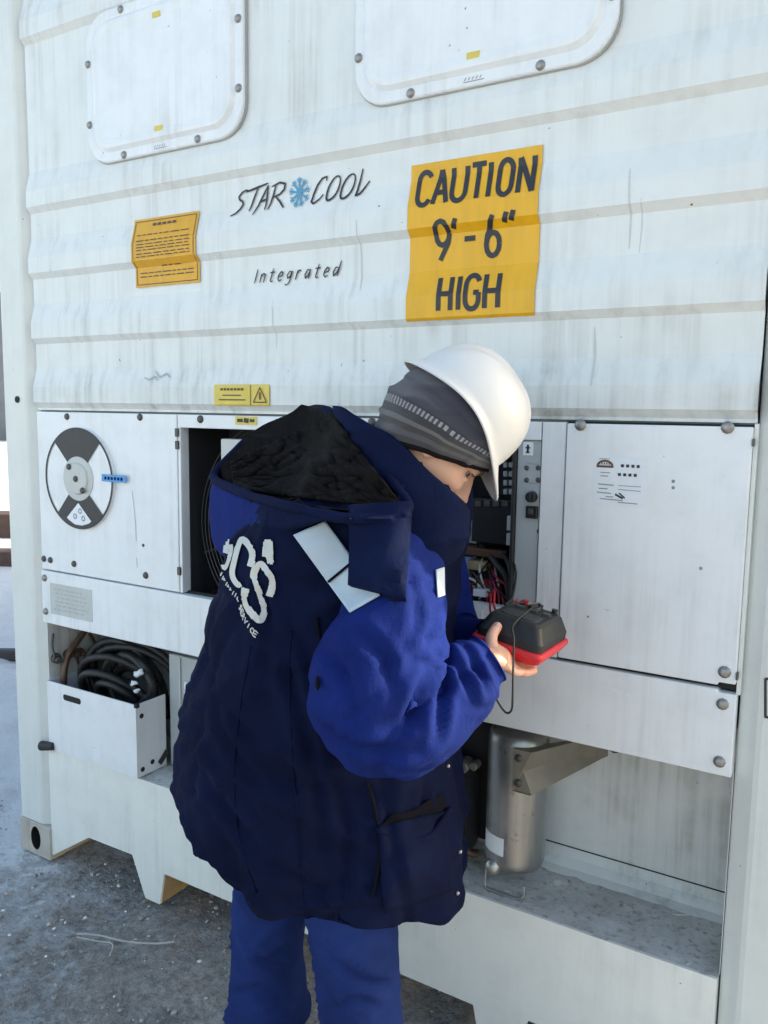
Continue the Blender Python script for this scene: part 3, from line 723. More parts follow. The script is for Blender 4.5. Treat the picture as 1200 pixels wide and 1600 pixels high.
# control box contents
def bx(name, mat, px0, py0, px1, py1, y0, y1, bevel=.002, par=None):
    a = wallp(px0,py0,y0); b = wallp(px1,py1,y0); m = MB(); m.box(min(a.x,b.x),max(a.x,b.x),y0,y1,min(a.z,b.z),max(a.z,b.z)); return m.make(name,mat,par or cbx,bevel=bevel)
bx('contactor','black_plastic',738,778,798,852,.08,.19)
for i in range(4): bx('contactor_slot','bolt_dark',742+i*14,782,751+i*14,792,.076,.082,.001)
for k in range(4):
    for j in range(2): bx('fuse_block','grey_steel',786+j*9,722+k*14,792+j*9,731+k*14,.10,.13,.002)
bx('relay','paint_grey',792,806,801,830,.07,.1); bx('relay','paint_grey',791,833,800,853,.07,.1)
bx('relay','seal_grey',716,826,745,850,.12,.16); bx('terminal_cover','paint_grey',733,800,744,828,.12,.16)
bx('cable_duct','wire_brown',700,852,790,874,.08,.14); bx('capacitor','connector_blue',688,868,728,914,.06,.12,.004)
bx('card_insert','cardboard_tan',727,876,757,893,.07,.12); bx('transformer_core','dark_void',735,888,800,918,.09,.18)
bx('connector','sticker_white',739,920,759,934,.03,.06,.002); bx('connector_body','seal_grey',741,940,756,950,.03,.05,.002)
for i in range(6): bx('terminal','wire_white' if i%2 else 'black_plastic',698+i*8,931+i*2.2,705+i*8,944+i*2.2,.04,.07,.001)
bx('terminal_rail','black_plastic',694,944,760,958,.045,.07,.001)
def wire(name, mat, pts, r, par, n=6, seg=8, y=None):
    P = spline([p if isinstance(p, Vector) else wallp(p[0],p[1],p[2]) for p in pts], seg); mb = MB(); mb.tube(P, r, n); return mb.make(name, mat, par, smooth=True)
rw = random.Random(21)
cols = ['wire_red','wire_red','wire_pink','black_rubber','wire_brown','wire_white','black_rubber','copper_brown','wire_red','black_rubber']
for i in range(34):
    x0 = 700+rw.random()*85; y0 = 862+rw.random()*45; x1 = x0+rw.uniform(-40,45); y1 = 915+rw.random()*45
    x1 = min(max(x1,692),796)
    pts = [(x0,y0,.10+.05*rw.random()),((x0+x1)/2+rw.uniform(-16,16),(y0+y1)/2+rw.uniform(-10,14),.04+.05*rw.random()),(x1,y1,.04+.06*rw.random())]
    wire('wire', cols[i%len(cols)], pts, .0018+.0014*rw.random(), cbx)
for i in range(5): wire('wire','wire_red',[(758+i*4,905,.08),(763+i*5,925,.05),(760+i*7,948,.03),(764+i*8,972,.02)],.0022,cbx)
wire('wire','wire_white',[(733,903,.06),(742,908,.04),(750,918,.04)],.003,cbx)
wire('harness','black_rubber',[(752,850,.12),(775,880,.07),(792,905,.05),(796,955,.04)],.008,cbx)
wire('harness','black_rubber',[(785,862,.09),(796,885,.05),(801,925,.04),(803,965,.03)],.006,cbx)
# machinery recess ------------------------------------------------------
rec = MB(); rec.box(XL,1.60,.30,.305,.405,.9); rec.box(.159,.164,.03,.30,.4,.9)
rec.make('recess_back', 'paint_grey', RC)
rp = MB(); rp.prof([(.25,.455),(.25,.90),(.256,.90),(.256,.39),(.205,.398),(.205,.404),(.228,.412),(.243,.432)], 1.60, 2.277)
back = rp.make('recess_panel', 'paint_white', RC)
mb = MB(); mb.box(1.60,2.277,.2485,.2495,.4555,.4585); mb.make('panel_seam','gap_black',RC)
rs = MB(); rs.box(2.277,2.2785,.03,.25,.4,.85); rs.make('recess_side','paint_white',RC)
box_part('recess_roof','paint_grey',RC,XL,2.276,.03,.299,.92,.93,bevel=0)
lg = []
xs_ = [.161+i*(2.277-.161)/70 for i in range(71)]; ys_ = [.006+i*(.248-.006)/12 for i in range(13)]
v=[(x,y,.4035+.0045*abs(noise.noise(Vector((x*14,y*14,2))))+.003*noise.noise(Vector((x*40,y*40,1)))) for y in ys_ for x in xs_]
n=len(xs_); f=[(j*n+i,j*n+i+1,(j+1)*n+i+1,(j+1)*n+i) for j in range(len(ys_)-1) for i in range(n-1)]
obj('sill_ledge',v,f,'ledge_grime',RC,smooth=True)
# bottom sill with fork notches
hp=[(.161,.405),(.161,.018),(.352,.139),(.557,.143),(.613,.016),(.676,.016),(.698,.124)]
pts=hp+[(2.438-x,z) for x,z in hp[::-1]]
s=MB(); s.prism(pts,.004,.012); 
sill=s.make('bottom_sill','paint_sill',RC)
lp=MB(); lp.box(.161,2.277,.0125,.30,.30,.4025); lp.make('sill_beam','paint_sill',RC)
for sx in (0,1):
    leg=[(.613,.016),(.676,.016),(.698,.124),(.698,.16),(.555,.16)]
    if sx: leg=[(2.438-x,z) for x,z in leg]
    mb=MB(); mb.prism(leg,.0125,.15); mb.make('support_leg','rust_side',RC)
    xx=(.161,.35) if not sx else (2.088,2.277)
    w_=[(.161,.018),(.352,.139),(.352,.3),(.161,.3)]
    if sx: w_=[(2.438-x,z) for x,z in w_]
    mb=MB(); mb.prism(w_,.0125,.15); mb.make('post_gusset','paint_sill',RC)
# receiver tank
T=wallp(804,1245,.10); tx,ty=T.x,.115; tz0,tz1=.452,.80
mb=MB(); n=40
mb.loft([[(tx+r*math.cos(2*math.pi*i/n),ty+r*math.sin(2*math.pi*i/n),z) for i in range(n)] for r,z in ((.01,tz0-.004),(.045,tz0),(.066,tz0+.008),(.0715,tz0+.022),(.0725,tz0+.03),(.0725,tz1-.03),(.070,tz1-.012),(.058,tz1-.002),(.01,tz1))])
tank=mb.make('receiver_tank','tank_steel',RC,smooth=True)
tank['label']='brushed steel cylinder with tan bracket in the recess'
br=[Vector((tx+.018,ty-.0795,.775)),Vector((tx+.018,ty-.0795,.672)),Vector((tx+.062,ty-.079,.672)),Vector((1.955,.225,.715)),Vector((1.965,.247,.717)),Vector((1.965,.247,.765)),Vector((1.955,.225,.775)),Vector((tx+.062,ty-.079,.775))]
v=[b for b in br]+[b+Vector((.003,.004,0)) for b in br]; k=len(br)
obj('tank_bracket','' and [] or v,[tuple(range(k)),tuple(range(2*k-1,k-1,-1))]+[(i,(i+1)%k,k+(i+1)%k,k+i) for i in range(k)],'tan_metal',tank,bevel=.002)
for z in (.755,.695): bolt(tank,tx+.032,ty-.079,z,.008,BOLTD)
bolt(tank,1.982,.249,.745,.013,BOLTD)
mb=MB(); mb.loft([[(tx+.0735*math.cos(a),ty+.0735*math.sin(a),z) for a in [R_(215+i*5) for i in range(12)]] for z in (.50,.545)],cap=False,closed=False); mb.make('tank_label','sticker_white',tank,smooth=True)
mb=MB(); mb.ell((tx-.03,ty-.062,.462),Vector((.02,0,0)),Vector((0,.018,0)),Vector((0,0,.021))); mb.make('sight_glass','tank_steel',tank,smooth=True)
wire('support_wire','snap_metal',[Vector((tx-.045,ty-.065,.452)),Vector((tx-.045,ty-.07,.412)),Vector((tx-.02,ty-.075,.409)),Vector((tx+.048,ty-.07,.409)),Vector((tx+.05,ty-.065,.44))],.0035,tank,seg=5)
# compressor behind the worker's coat
mb=MB(); n=28
mb.loft([[(1.36+r*math.cos(2*math.pi*i/n),.165+.8*r*math.sin(2*math.pi*i/n),z) for i in range(n)] for r,z in ((.02,.42),(.14,.42),(.15,.44),(.15,.60),(.135,.62),(.135,.75),(.1,.80),(.02,.81))])
cp=mb.make('compressor','black_plastic',RC,smooth=True)
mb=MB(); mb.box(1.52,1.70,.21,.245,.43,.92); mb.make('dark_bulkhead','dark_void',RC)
mb=MB(); mb.box(1.54,1.66,.08,.2,.42,.66); mb.make('motor_block','black_plastic',cp,bevel=.02)
q=wallp(735,1188,.1); mb=MB(); mb.cyl((q.x,.09,q.z),(q.x,.05,q.z),.016,n=8); mb.cyl((q.x+.025,.09,q.z+.004),(q.x+.025,.06,q.z+.004),.011,n=8); mb.make('service_valve','bolt_steel',cp,bevel=.002)
wire('refrigerant_pipe','copper_brown',[Vector((1.48,.1,.85)),Vector((1.56,.09,.72)),Vector((1.62,.09,.56)),Vector((1.66,.11,.45)),Vector((1.69,.12,.44))],.010,cp,n=8)
wire('refrigerant_pipe','black_rubber',[Vector((1.60,.06,.84)),Vector((1.64,.05,.70)),Vector((1.655,.06,.56)),Vector((1.62,.09,.46))],.011,cp,n=8)
# cable basket, left
bk=MB(); t=.004
bk.box(.176,.598,-.004,-.004+t,.408,.642); bk.box(.594,.598,0,.117,.408,.642); bk.box(.176,.18,0,.117,.408,.642); bk.box(.18,.594,0,.117,.409,.413); bk.box(.18,.594,.113,.117,.413,.56)
basket=bk.make('cable_basket','paint_door',RC)
sh=[(x,-.0046,z) for x,z in rrect(.258,.345,.592,.612,.009,5)]; obj('hand_slot',sh,[tuple(range(len(sh)))],'gap_black',basket)
for y,z in ((.018,.602),(.018,.43),(.058,.44)):
    mb=MB(); mb.cyl((.5975,y,z),(.5992,y,z),.008,n=12); mb.make('rivet_hole','gap_black',basket)
mb=MB(); mb.tube([(.5995,.085,.425),(.5995,.10,.437),(.5995,.118,.455)],.009,6); mb.make('rubber_edge','black_rubber',basket)
q=wallp(74,1166,-.01); mb=MB(); mb.cyl((q.x-.03,-.012,q.z-.004),(q.x+.028,-.004,q.z+.004),.017,.013,n=12); mb.make('rubber_stop','black_rubber',basket,bevel=.003)
mb=MB(); mb.box(.592,.604,-.006,.006,.634,.646); mb.make('corner_clip','gap_black',basket)
# grey cabinet right of the basket
mb=MB(); mb.box(.606,.90,.125,.29,.405,.775); gc=mb.make('transformer_cabinet','grey_steel',RC,bevel=.006)
mb=MB(); mb.box(.655,.661,.120,.1245,.41,.77); mb.make('cabinet_seam','paint_grey',gc)
for y in (1064,1080): a=wallp(289,y,.124); mb=MB(); mb.box(a.x,a.x+.032,.1205,.1238,a.z-.026,a.z); mb.make('cabinet_label','sticker_white',gc)
# fittings on the bay's back
def sidep(x, y, X=.17):
    r = ray(x, y); return CAM_LOC+r*((X-CAM_LOC.x)/r.x)
fit=MB(); fit.box(.1645,.1675,.012,.297,.415,.832); pan=fit.make('fitting_plate','paint_white',RC)
wire('refrigerant_pipe','copper_brown',[sidep(133,985,.20),sidep(120,1003,.20),sidep(108,1020,.20),sidep(101,1045,.20),sidep(99,1075,.20)],.011,pan,n=8)
for x,y,r in ((86,1028,.018),(104,1021,.015),(115,1019,.016),(124,1018,.015)):
    q=sidep(x,y,.1675); mb=MB(); mb.cyl(q,q+Vector((.022,-.006,0)),r,r*.85,n=10); mb.cyl(q+Vector((.022,-.006,0)),q+Vector((.036,-.010,0)),r*.6,n=8); mb.make('valve_cap','copper_brown' if x>90 else 'bolt_dark',pan,bevel=.002)
wire('thin_pipe','bolt_dark',[sidep(83,990,.18),sidep(82,1010,.18),sidep(86,1027,.19)],.0035,pan)
wire('thin_pipe','copper_brown',[sidep(118,1022,.19),sidep(124,1040,.19),sidep(131,1050,.19)],.0045,pan)
wire('thin_pipe','copper_brown',[sidep(140,990,.2),sidep(150,1006,.2),sidep(165,1003,.2)],.006,pan)
# right post decal
mb=MB(); S=[([(2.349,1.02),(2.349,1.09)],.004),([(2.349,1.02),(2.40,1.02)],.004)]; a=wallp(1196,1060); b=wallp(1196,1120)
S=[([(a.x,a.z),(b.x,b.z)],.005),([(b.x-.002,b.z),(b.x+.06,b.z)],.005),([(a.x,a.z),(a.x+.06,a.z)],.005)]
ribbons(mb,S,.004,lambda x,z,e:Vector((x,-.0008-e,z)),lift=.0002); mb.make('post_label','print_black',pr_)

# ------------------------------------------------------------------ power cable in the basket
pc=empty('power_cable',(.39,.12,.41),'coil of thick black power cable heaped in the white basket','cable')
mb=MB(); rr=random.Random(9); P=[]
turns=11; N=turns*22
for i in range(N):
    a=2*math.pi*i/22; k=i/N; r=.115+.035*math.sin(k*9)+.012*rr.random()
    tilt=.35+.5*math.sin(k*5.1)
    cx=.405+.045*math.sin(k*13); cz=.615+.035*math.sin(k*7+1)
    P.append(Vector((cx+r*1.15*math.cos(a), .135+.035*math.sin(k*11)+.05*math.cos(a+k*3)*tilt-.04*math.sin(a)*tilt, cz+r*.95*math.sin(a))))
P=[p for p in P]
P=[sum((P[min(max(i+d,0),N-1)] for d in (-2,-1,0,1,2)),Vector())/5 for i in range(N)]
for p in P: p.y=min(max(p.y,.03),.22); p.x=min(max(p.x,.205),.572); p.z=max(p.z,.43)
mb.tube(P,.0125,8); mb.make('cable_coil','black_rubber',pc,smooth=True)
for k in range(5):
    a0=rr.random()*6; pts=[Vector((.44+.10*math.cos(a0+t*.9)+.03*rr.random(),.09+.02*rr.random(),.66+.09*math.sin(a0+t*.9))) for t in range(5)]
    pts=[Vector((min(max(p.x,.22),.57),p.y,max(p.z,.45))) for p in pts]
    wire('cable_loop','black_rubber',pts,.0125,pc,n=8)
for x,y,z,s_ in ((.53,.070,.712,.013),(.50,.075,.672,.010),(.522,.068,.652,.009)):
    mb=MB(); mb.ell((x,y,z),Vector((s_*1.4,0,.2*s_)),Vector((0,s_*.6,0)),Vector((s_*.3,0,s_*.8)),12,8)
    mb.v=[p+(p-Vector((x,y,z)))*.9*noise.noise(p*90) for p in mb.v]; mb.make('glint_lump','snow_crumb',pc,smooth=True)  # white lumps stand for glints and pale patches on the cable

# ------------------------------------------------------------------ background on the left
def beam(name,label,cat,mat,c,ln,h,d,ang,z0=0,group=None):
    e=Matrix.Rotation(R_(ang),3,'Z'); mb=MB()
    mb.obox(Vector((c[0],c[1],z0+h/2)),e@Vector((ln/2,0,0)),e@Vector((0,d/2,0)),Vector((0,0,h/2)))
    return tag(mb.make(name,mat,None,bevel=.012),label,cat,group)
beam('railway_sleeper','brown timber sleeper nearest the container left side','timber','timber_brown',(-4.75,3.05),3.4,.17,.24,33,-.01)
beam('railway_sleeper','thicker brown timber sleeper further off on snow','timber','timber_brown',(-6.4,4.15),4.2,.30,.34,33,-.01)
beam('steel_rail','low dark rail lying in shaded snow','rail','rail_rust',(-2.15,1.22),2.6,.07,.07,33,-.01)
sh=empty('distant_shed',(-34,22,0),'dark low shed beyond the sunlit snow','building')
e=Matrix.Rotation(R_(33),3,'Z'); mb=MB(); mb.obox(Vector((-34,22,3.2)),e@Vector((14,0,0)),e@Vector((0,3,0)),Vector((0,0,3.2))); mb.make('wall','shed_hazed',sh)
mb=MB(); mb.obox(Vector((-34,22,6.56)),e@Vector((14.4,0,0)),e@Vector((0,3.4,0)),Vector((0,0,.15))); mb.make('roof','snow_crumb',sh)
# twig on the ground
tw=empty('dry_twig',(.70,-.18,0),'pale dry twig lying on the frozen ground','twig')
wire('twig_stem','twig_grey',[Vector((.575,-.224,.012)),Vector((.64,-.198,.016)),Vector((.72,-.175,.014)),Vector((.80,-.133,.012)),Vector((.85,-.105,.02))],.0032,tw,n=6)
wire('side_shoot','twig_grey',[Vector((.585,-.232,.01)),Vector((.65,-.215,.012)),Vector((.70,-.20,.012)),Vector((.735,-.24,.012))],.0022,tw,n=6)
#PERSON
# ------------------------------------------------------------------ the worker
PX = empty('person', (1.53, -.35, 0), 'person in blue winter jacket, beanie and white hard hat, bent over open control box', 'person')
FA = R_(12); FD = Vector((math.cos(FA), math.sin(FA), 0)); RT = Vector((math.sin(FA), -math.cos(FA), 0)); UP = Vector((0,0,1))
def nz(p, sc, sd=0): return noise.noise(Vector((p[0]*sc+sd, p[1]*sc-sd*.7, p[2]*sc+sd*1.3)))
def crease(p, ax, ay, az, sd):
    """thin folds: 1 on the crest of a fold, 0 between"""
    n = noise.noise(Vector((p[0]*ax+sd, p[1]*ay+sd*.3, p[2]*az-sd)))
    return max(0, 1-abs(n)*5)**2
def bump_verts(mb, fn, k0=0, closed_normals=None):
    me = bpy.data.meshes.new('t'); me.from_pydata([tuple(v) for v in mb.v], [], mb.f); me.update()
    bm = bmesh.new(); bm.from_mesh(me); bmesh.ops.recalc_face_normals(bm, faces=bm.faces); bm.normal_update()
    for i, v in enumerate(bm.verts): mb.v[i] = mb.v[i]+v.normal*fn(mb.v[i], v.normal)
    bm.free(); bpy.data.meshes.remove(me)
def bvh_of(*mbs):
    V = []; F = []
    for m in mbs:
        k = len(V); V += m.v; F += [tuple(i+k for i in f) for f in m.f]
    return BVHTree.FromPolygons(V, F)
def grooves(mb, lines):
    bv = bvh_of(mb); out = []
    for depth, w, ln in lines:
        P = []
        for q in spline([Vector((a, b, 0)) for a, b in ln], 10):
            r = bv.ray_cast(CAM_LOC, ray(q.x, q.y).normalized(), 6)
            if r[0] is not None: P.append(r[0])
        if len(P) > 2: out.append((depth, w, P))
    def fn(p):
        d = 0
        for depth, w, P in out:
            n = len(P); k, m = min(((p-q).length_squared, i) for i, q in enumerate(P)); k = math.sqrt(k)
            if k > 5*w: continue
            e = .35+.65*math.sin(math.pi*(m+.5)/n)
            d += e*depth*(-math.exp(-(k/w)**2)+.75*math.exp(-((k-2.1*w)/(1.1*w))**2))
        return d
    return fn
# ---- torso of the jacket
def torso_rings(rows, n=150, e=2.4):
    out = []
    for z, cx, cy, a, b, ti in nspline(rows, 14):
        ring = []
        for i in range(n):
            th = 2*math.pi*i/n; c, s_ = math.cos(th), math.sin(th)
            c = math.copysign(abs(c)**(2/e), c); s_ = math.copysign(abs(s_)**(2/e), s_)
            p = Vector((cx,cy,z))+FD*(a*c)+RT*(b*s_); p.z -= ti*c
            ring.append(p)
        out.append(ring)
    return out
rows = [(.655,1.548,-.335,.286,.268,.055),(.75,1.535,-.335,.296,.275,.03),(.9,1.530,-.335,.264,.268,0),(1.05,1.550,-.335,.238,.26,0),(1.2,1.574,-.335,.224,.25,0),(1.30,1.60,-.335,.218,.235,0),(1.38,1.655,-.335,.175,.20,-.01),(1.435,1.71,-.335,.11,.13,-.03),(1.45,1.725,-.335,.07,.08,-.035)]
TJ = MB(); rg = torso_rings(rows)
inner = [[p+(Vector((1.548,-.335,p.z))-p)*.06 for p in rg[0]], [p+(Vector((1.548,-.335,p.z))-p)*.17+Vector((0,0,.12)) for p in rg[0]]]
TJ.loft(inner[::-1]+rg, cap=False)
def torso_fold(p, n_):
    h = (p.z-.62)/.85
    th = math.atan2((p-Vector((1.55,-.335,p.z))).dot(RT), (p-Vector((1.55,-.335,p.z))).dot(FD))
    d = .010*nz(p, 3.2, 4)+.005*nz(p, 8, 9)
    low = max(0, 1-h*1.3)
    d += low*(.012*math.sin(th*5+1.2*math.sin(p.z*6)+.5)+.007*math.sin(th*9+3*p.z*3))
    q = p+Vector((0,0,.35*(p.x-1.5)))
    d += .010*crease(q, 2.2, 2.2, 7, 2)*(.4+low) + .004*crease(q, 4, 4, 10, 7)
    up_ = max(0, min(1, (h-.25)*2)); d += up_*(.010*math.sin(th*11+2.5*math.sin(p.z*5+1))*max(0, -math.cos(th-1.1)+.3) + .010*crease(Vector((p.x*1.0,p.y,p.z*.35)), 9, 9, 3, 31))
    d += .008*crease(p-Vector((0,0,.7*(p.x-1.5))), 3, 3, 8, 13)*max(0, math.sin(th))
    wp = p+Vector((nz(p,4,1), nz(p,4,2), nz(p,4,3)))*.06; m_ = max(.1, min(1, .25+1.0*n_.dot(RT)))
    d -= m_*(.010*crease(wp+Vector((0,0,.5*p.x)), 3, 3, 7, 51)+.008*crease(Vector((wp.x-.3*wp.z,wp.y,wp.z)), 7, 7, 2.2, 57))
    if p.z < .70: d += .004*math.sin(th*14+2*math.sin(th*3))
    return d
gt = grooves(TJ, [(.011,.010,[(436,985),(462,1080),(492,1200),(505,1330)]),(.010,.012,[(300,1170),(352,1262),(420,1340),(500,1400)]),(.009,.010,[(330,1090),(372,1180),(440,1268)]),(.010,.009,[(596,1212),(606,1300),(622,1385),(640,1440)]),(.009,.010,[(520,1215),(545,1300),(540,1390),(520,1450)]),(.008,.009,[(385,1395),(450,1405),(540,1385)]),(.009,.009,[(655,1215),(660,1260),(690,1300)]),(.010,.010,[(402,900),(420,990),(410,1090)])])
bump_verts(TJ, lambda p, n_: torso_fold(p, n_)+gt(p))
jk = TJ.make('jacket', 'jacket_navy', PX, smooth=True)
# ---- sleeves
def limb(path, n=72, seg=12, sq=1.0, side=None):
    """path rows: (Vector, radius); returns rings along a smooth path"""
    rows = [(p.x,p.y,p.z,r) for p, r in path]; R = nspline(rows, seg); P = [Vector(r[:3]) for r in R]; out = []
    t0 = (P[1]-P[0]).normalized(); a = (side or Vector((0,0,1))); a = (a-t0*a.dot(t0)).normalized()
    for i, p in enumerate(P):
        t = (P[min(i+1,len(P)-1)]-P[max(i-1,0)]).normalized(); a = (a-t*a.dot(t)).normalized(); b = t.cross(a)
        out.append([p+(a*math.cos(2*math.pi*j/n)+b*math.sin(2*math.pi*j/n)*sq)*R[i][3] for j in range(n)])
    return out, P
RS = [(at(625,850,1.53),.070),(at(616,875,1.46),.084),(at(616,930,1.41),.084),(at(601,1000,1.38),.099),(at(589,1066,1.362),.107),(at(603,1118,1.36),.100),(at(650,1118,1.37),.090),(at(700,1082,1.39),.073),(at(738,1050,1.41),.056),(at(758,1033,1.42),.047),(at(763,1029,1.422),.046)]
ring, PTH = limb(RS, side=-CF)
SLV = MB()
c_end = PTH[-1]; tdir = (PTH[-1]-PTH[-6]).normalized()
lip = [[c_end+(p-c_end)*.86+tdir*.001 for p in ring[-1]], [c_end+(p-c_end)*.80-tdir*.05 for p in ring[-1]]]
SLV.loft(ring+lip, cap=False)
elb = at(600,1110,1.36); inn = at(680,1030,1.36)
def sleeve_fold(p, n_):
    d = .007*nz(p, 6, 3)+.004*nz(p, 14, 5)
    q = (p-elb); de = q.length
    u = (p-CAM_LOC).dot(CR); w_ = (p-CAM_LOC).dot(CU)
    # folds fan out from the crook of the arm
    k = p-inn; ang = math.atan2(k.dot(CU), k.dot(CR)); rr_ = k.length
    d += .0055*math.exp(-(rr_/.17)**2)*math.sin(ang*6+3*nz(p,5))
    wp = p+Vector((nz(p,5,1), nz(p,5,2), nz(p,5,3)))*.05
    m_ = max(.12, min(1, .2+1.1*n_.dot(RT)))
    d -= m_*(.013*crease(wp+CR*(-.75*w_), 3.4, 3.4, 4.5, 17)+.009*crease(wp+CR*(.9*w_), 5, 5, 8, 23)+.008*crease(wp+CR*(-1.5*w_), 8, 8, 5, 41))
    d += .010*m_
    kc = (p-c_end).length
    if kc < .07: d *= .35+.5*kc/.07; d += .003*math.sin(((p-c_end).dot(tdir))*130)
    return d
gs = grooves(SLV, [(.016,.009,[(692,1022),(690,1060),(686,1100),(676,1150)]),(.011,.008,[(700,1030),(722,1062),(735,1092)]),(.010,.008,[(722,1012),(745,1040),(752,1075)]),(.012,.010,[(500,1120),(545,1160),(610,1172),(660,1160)]),(.010,.010,[(515,1010),(545,1060),(560,1130)]),(.011,.010,[(688,950),(660,1010),(622,1070)]),(.010,.009,[(686,1000),(655,1060),(640,1120)]),(.009,.009,[(560,985),(600,1030),(612,1090)]),(.008,.008,[(640,900),(648,960),(632,1020)])])
bump_verts(SLV, lambda p, n_: sleeve_fold(p, n_)+gs(p))
sl_r = SLV.make('sleeve', 'jacket_royal', PX, smooth=True)
LS = [(Vector((1.62,-.16,1.36)),.07),(Vector((1.64,-.135,1.28)),.095),(Vector((1.66,-.115,1.18)),.098),(Vector((1.69,-.11,1.09)),.092),(Vector((1.74,-.13,1.05)),.08),(Vector((1.80,-.16,1.07)),.062),(Vector((1.84,-.18,1.09)),.05)]
LS = [(p, r*.86) for p, r in LS]
ring2, P2 = limb(LS, n=40, seg=8); SL2 = MB(); SL2.loft(ring2, cap=False); bump_verts(SL2, lambda p, n_: .006*nz(p,9,2)); SL2.make('sleeve', 'jacket_royal', PX, smooth=True)
# ---- trousers
def leg(pts, n=56):
    ring, P = limb(pts, n=n, seg=14, side=FD); mb = MB(); mb.loft(ring, cap=True)
    def fold(p, n_):
        return .008*nz(p,5,1)+(.010*crease(p+Vector((0,0,.8*p.x)), 4, 4, 9, 3)+.008*crease(p-Vector((0,0,.9*p.x)), 5, 5, 9, 8))*max(.15,min(1,.2+1.1*n_.dot(RT)))+.004*nz(p,13,6)+(.008*math.sin(p.z*70+3*nz(p,6)) if p.z < .2 else 0)
    gl = grooves(mb, [(.010,.009,[(372,1440),(410,1500),(462,1520)]),(.010,.009,[(350,1560),(400,1545),(455,1575)]),(.010,.009,[(505,1480),(560,1530),(625,1540)]),(.009,.008,[(520,1575),(560,1560),(600,1585)])])
    bump_verts(mb, lambda p, n_: fold(p, n_)+gl(p)); return mb
V3 = Vector
lr = leg([(V3((1.56,-.39,.98)),.135),(V3((1.60,-.405,.82)),.118),(V3((1.645,-.41,.66)),.098),(V3((1.67,-.41,.5)),.087),(V3((1.682,-.405,.36)),.083),(V3((1.683,-.40,.2)),.088),(V3((1.685,-.40,.08)),.085)])
ll = leg([(V3((1.50,-.28,.98)),.135),(V3((1.475,-.30,.82)),.118),(V3((1.44,-.325,.66)),.098),(V3((1.408,-.335,.5)),.086),(V3((1.383,-.335,.36)),.082),(V3((1.38,-.33,.2)),.088),(V3((1.37,-.325,.08)),.085)])
lr.make('trouser_leg', 'trouser_blue', PX, smooth=True); ll.make('trouser_leg', 'trouser_blue', PX, smooth=True)
for fx, fy in ((1.69,-.40),(1.375,-.325)):
    mb = MB(); o0 = Vector((fx,fy,0)); rings_ = []
    for z, fr_, bk_, w_ in ((0,.20,.085,.05),(.02,.205,.088,.053),(.03,.195,.082,.05),(.06,.18,.08,.05),(.085,.11,.075,.048),(.13,.065,.065,.05),(.2,.06,.065,.055)):
        rings_.append([o0+Vector((0,0,z))+FD*((fr_ if math.cos(t_)>0 else bk_)*math.copysign(abs(math.cos(t_))**.8,math.cos(t_)))+RT*(w_*math.copysign(abs(math.sin(t_))**.8,math.sin(t_))) for t_ in [2*math.pi*i/28 for i in range(28)]])
    mb.loft(rings_); mb.make('boot', 'boot_black', PX, smooth=True)
# ---- head frame
HC = at(682,691,1.475)
def frame(fr, fu, ff, ur, uu, uf):
    f_ = (CR*fr+CU*fu+CF*ff).normalized(); u_ = CR*ur+CU*uu+CF*uf; u_ = (u_-f_*u_.dot(f_)).normalized(); return f_, u_, u_.cross(f_)
hf, hu, hs = frame(.67,-.74,.14, .74,.67,.0)      # hs points to the person's left, away from the camera
if hs.dot(CF) < 0: pass
hs_cam = hs if hs.dot(CF) < 0 else -hs            # towards the camera (the person's right)
def H(f_, u_, s_=0): return HC+hf*f_+hu*u_+hs_cam*s_
BODY = MB()
hrows = [(-.128,.048,.020,.014),(-.118,.072,-.005,.034),(-.092,.086,-.04,.052),(-.06,.090,-.066,.063),(-.03,.091,-.086,.071),(0,.090,-.097,.0755),(.03,.095,-.100,.077),(.065,.086,-.094,.071),(.095,.060,-.068,.053),(.112,.03,-.035,.03),(.117,.008,-.012,.01)]
hr_ = []
for u_, fr_, bk_, w_ in nspline(hrows, 5):
    r_ = []
    for i in range(64):
        th = 2*math.pi*i/64; c, s_ = math.cos(th), math.sin(th)
        ext = fr_ if c > 0 else -bk_
        ff_ = math.copysign(abs(c)**.86, c)*ext; ss = math.copysign(abs(s_)**.92, s_)*w_
        if bk_ > 0: ff_ = bk_+(c*.5+.5)*(fr_-bk_)
        if ff_ > .02:
            g_ = math.exp(-((abs(ss)-.034)/.017)**2-((u_-.002)/.014)**2); ff_ -= .013*g_
            g_ = math.exp(-((abs(ss)-.03)/.03)**2-((u_-.024)/.011)**2); ff_ += .006*g_
            g_ = math.exp(-((abs(ss)-.045)/.02)**2-((u_+.03)/.018)**2); ff_ += .006*g_; ss *= 1+.05*g_
        r_.append(H(ff_, u_, ss))
    hr_.append(r_)
BODY.loft(hr_)
BODY.loft([[H(f_+w_*.9*math.cos(2*math.pi*i/14), u_+.0*math.sin(2*math.pi*i/14), w_*math.sin(2*math.pi*i/14)) for i in range(14)] for f_,u_,w_ in ((.083,.016,.006),(.093,.0,.0085),(.101,-.016,.0105),(.106,-.03,.0135),(.100,-.040,.0155),(.088,-.046,.014))])
BODY.ell(H(.110,-.033), hf*.0105, hs_cam*.0115, hu*.010, 12, 8)
for s_ in (-1,1): BODY.ell(H(.097,-.037,.011*s_), hf*.010, hs_cam*.007, hu*.008, 10, 6)
for s_ in (-1,1): BODY.ell(H(-.008,-.012,.077*s_), hf*.017, hs_cam*.007, hu*.03, 12, 8)
for u_ in (-.068,-.078): BODY.ell(H(.086,u_), hf*.010, hs_cam*.022, hu*.006, 12, 6)
# lids
for s_ in (-1,1):
    BODY.ell(H(.079,.009,.033*s_), hf*.009, hs_cam*.015, hu*.0055, 12, 6); BODY.ell(H(.078,-.0085,.033*s_), hf*.008, hs_cam*.014, hu*.005, 12, 6)
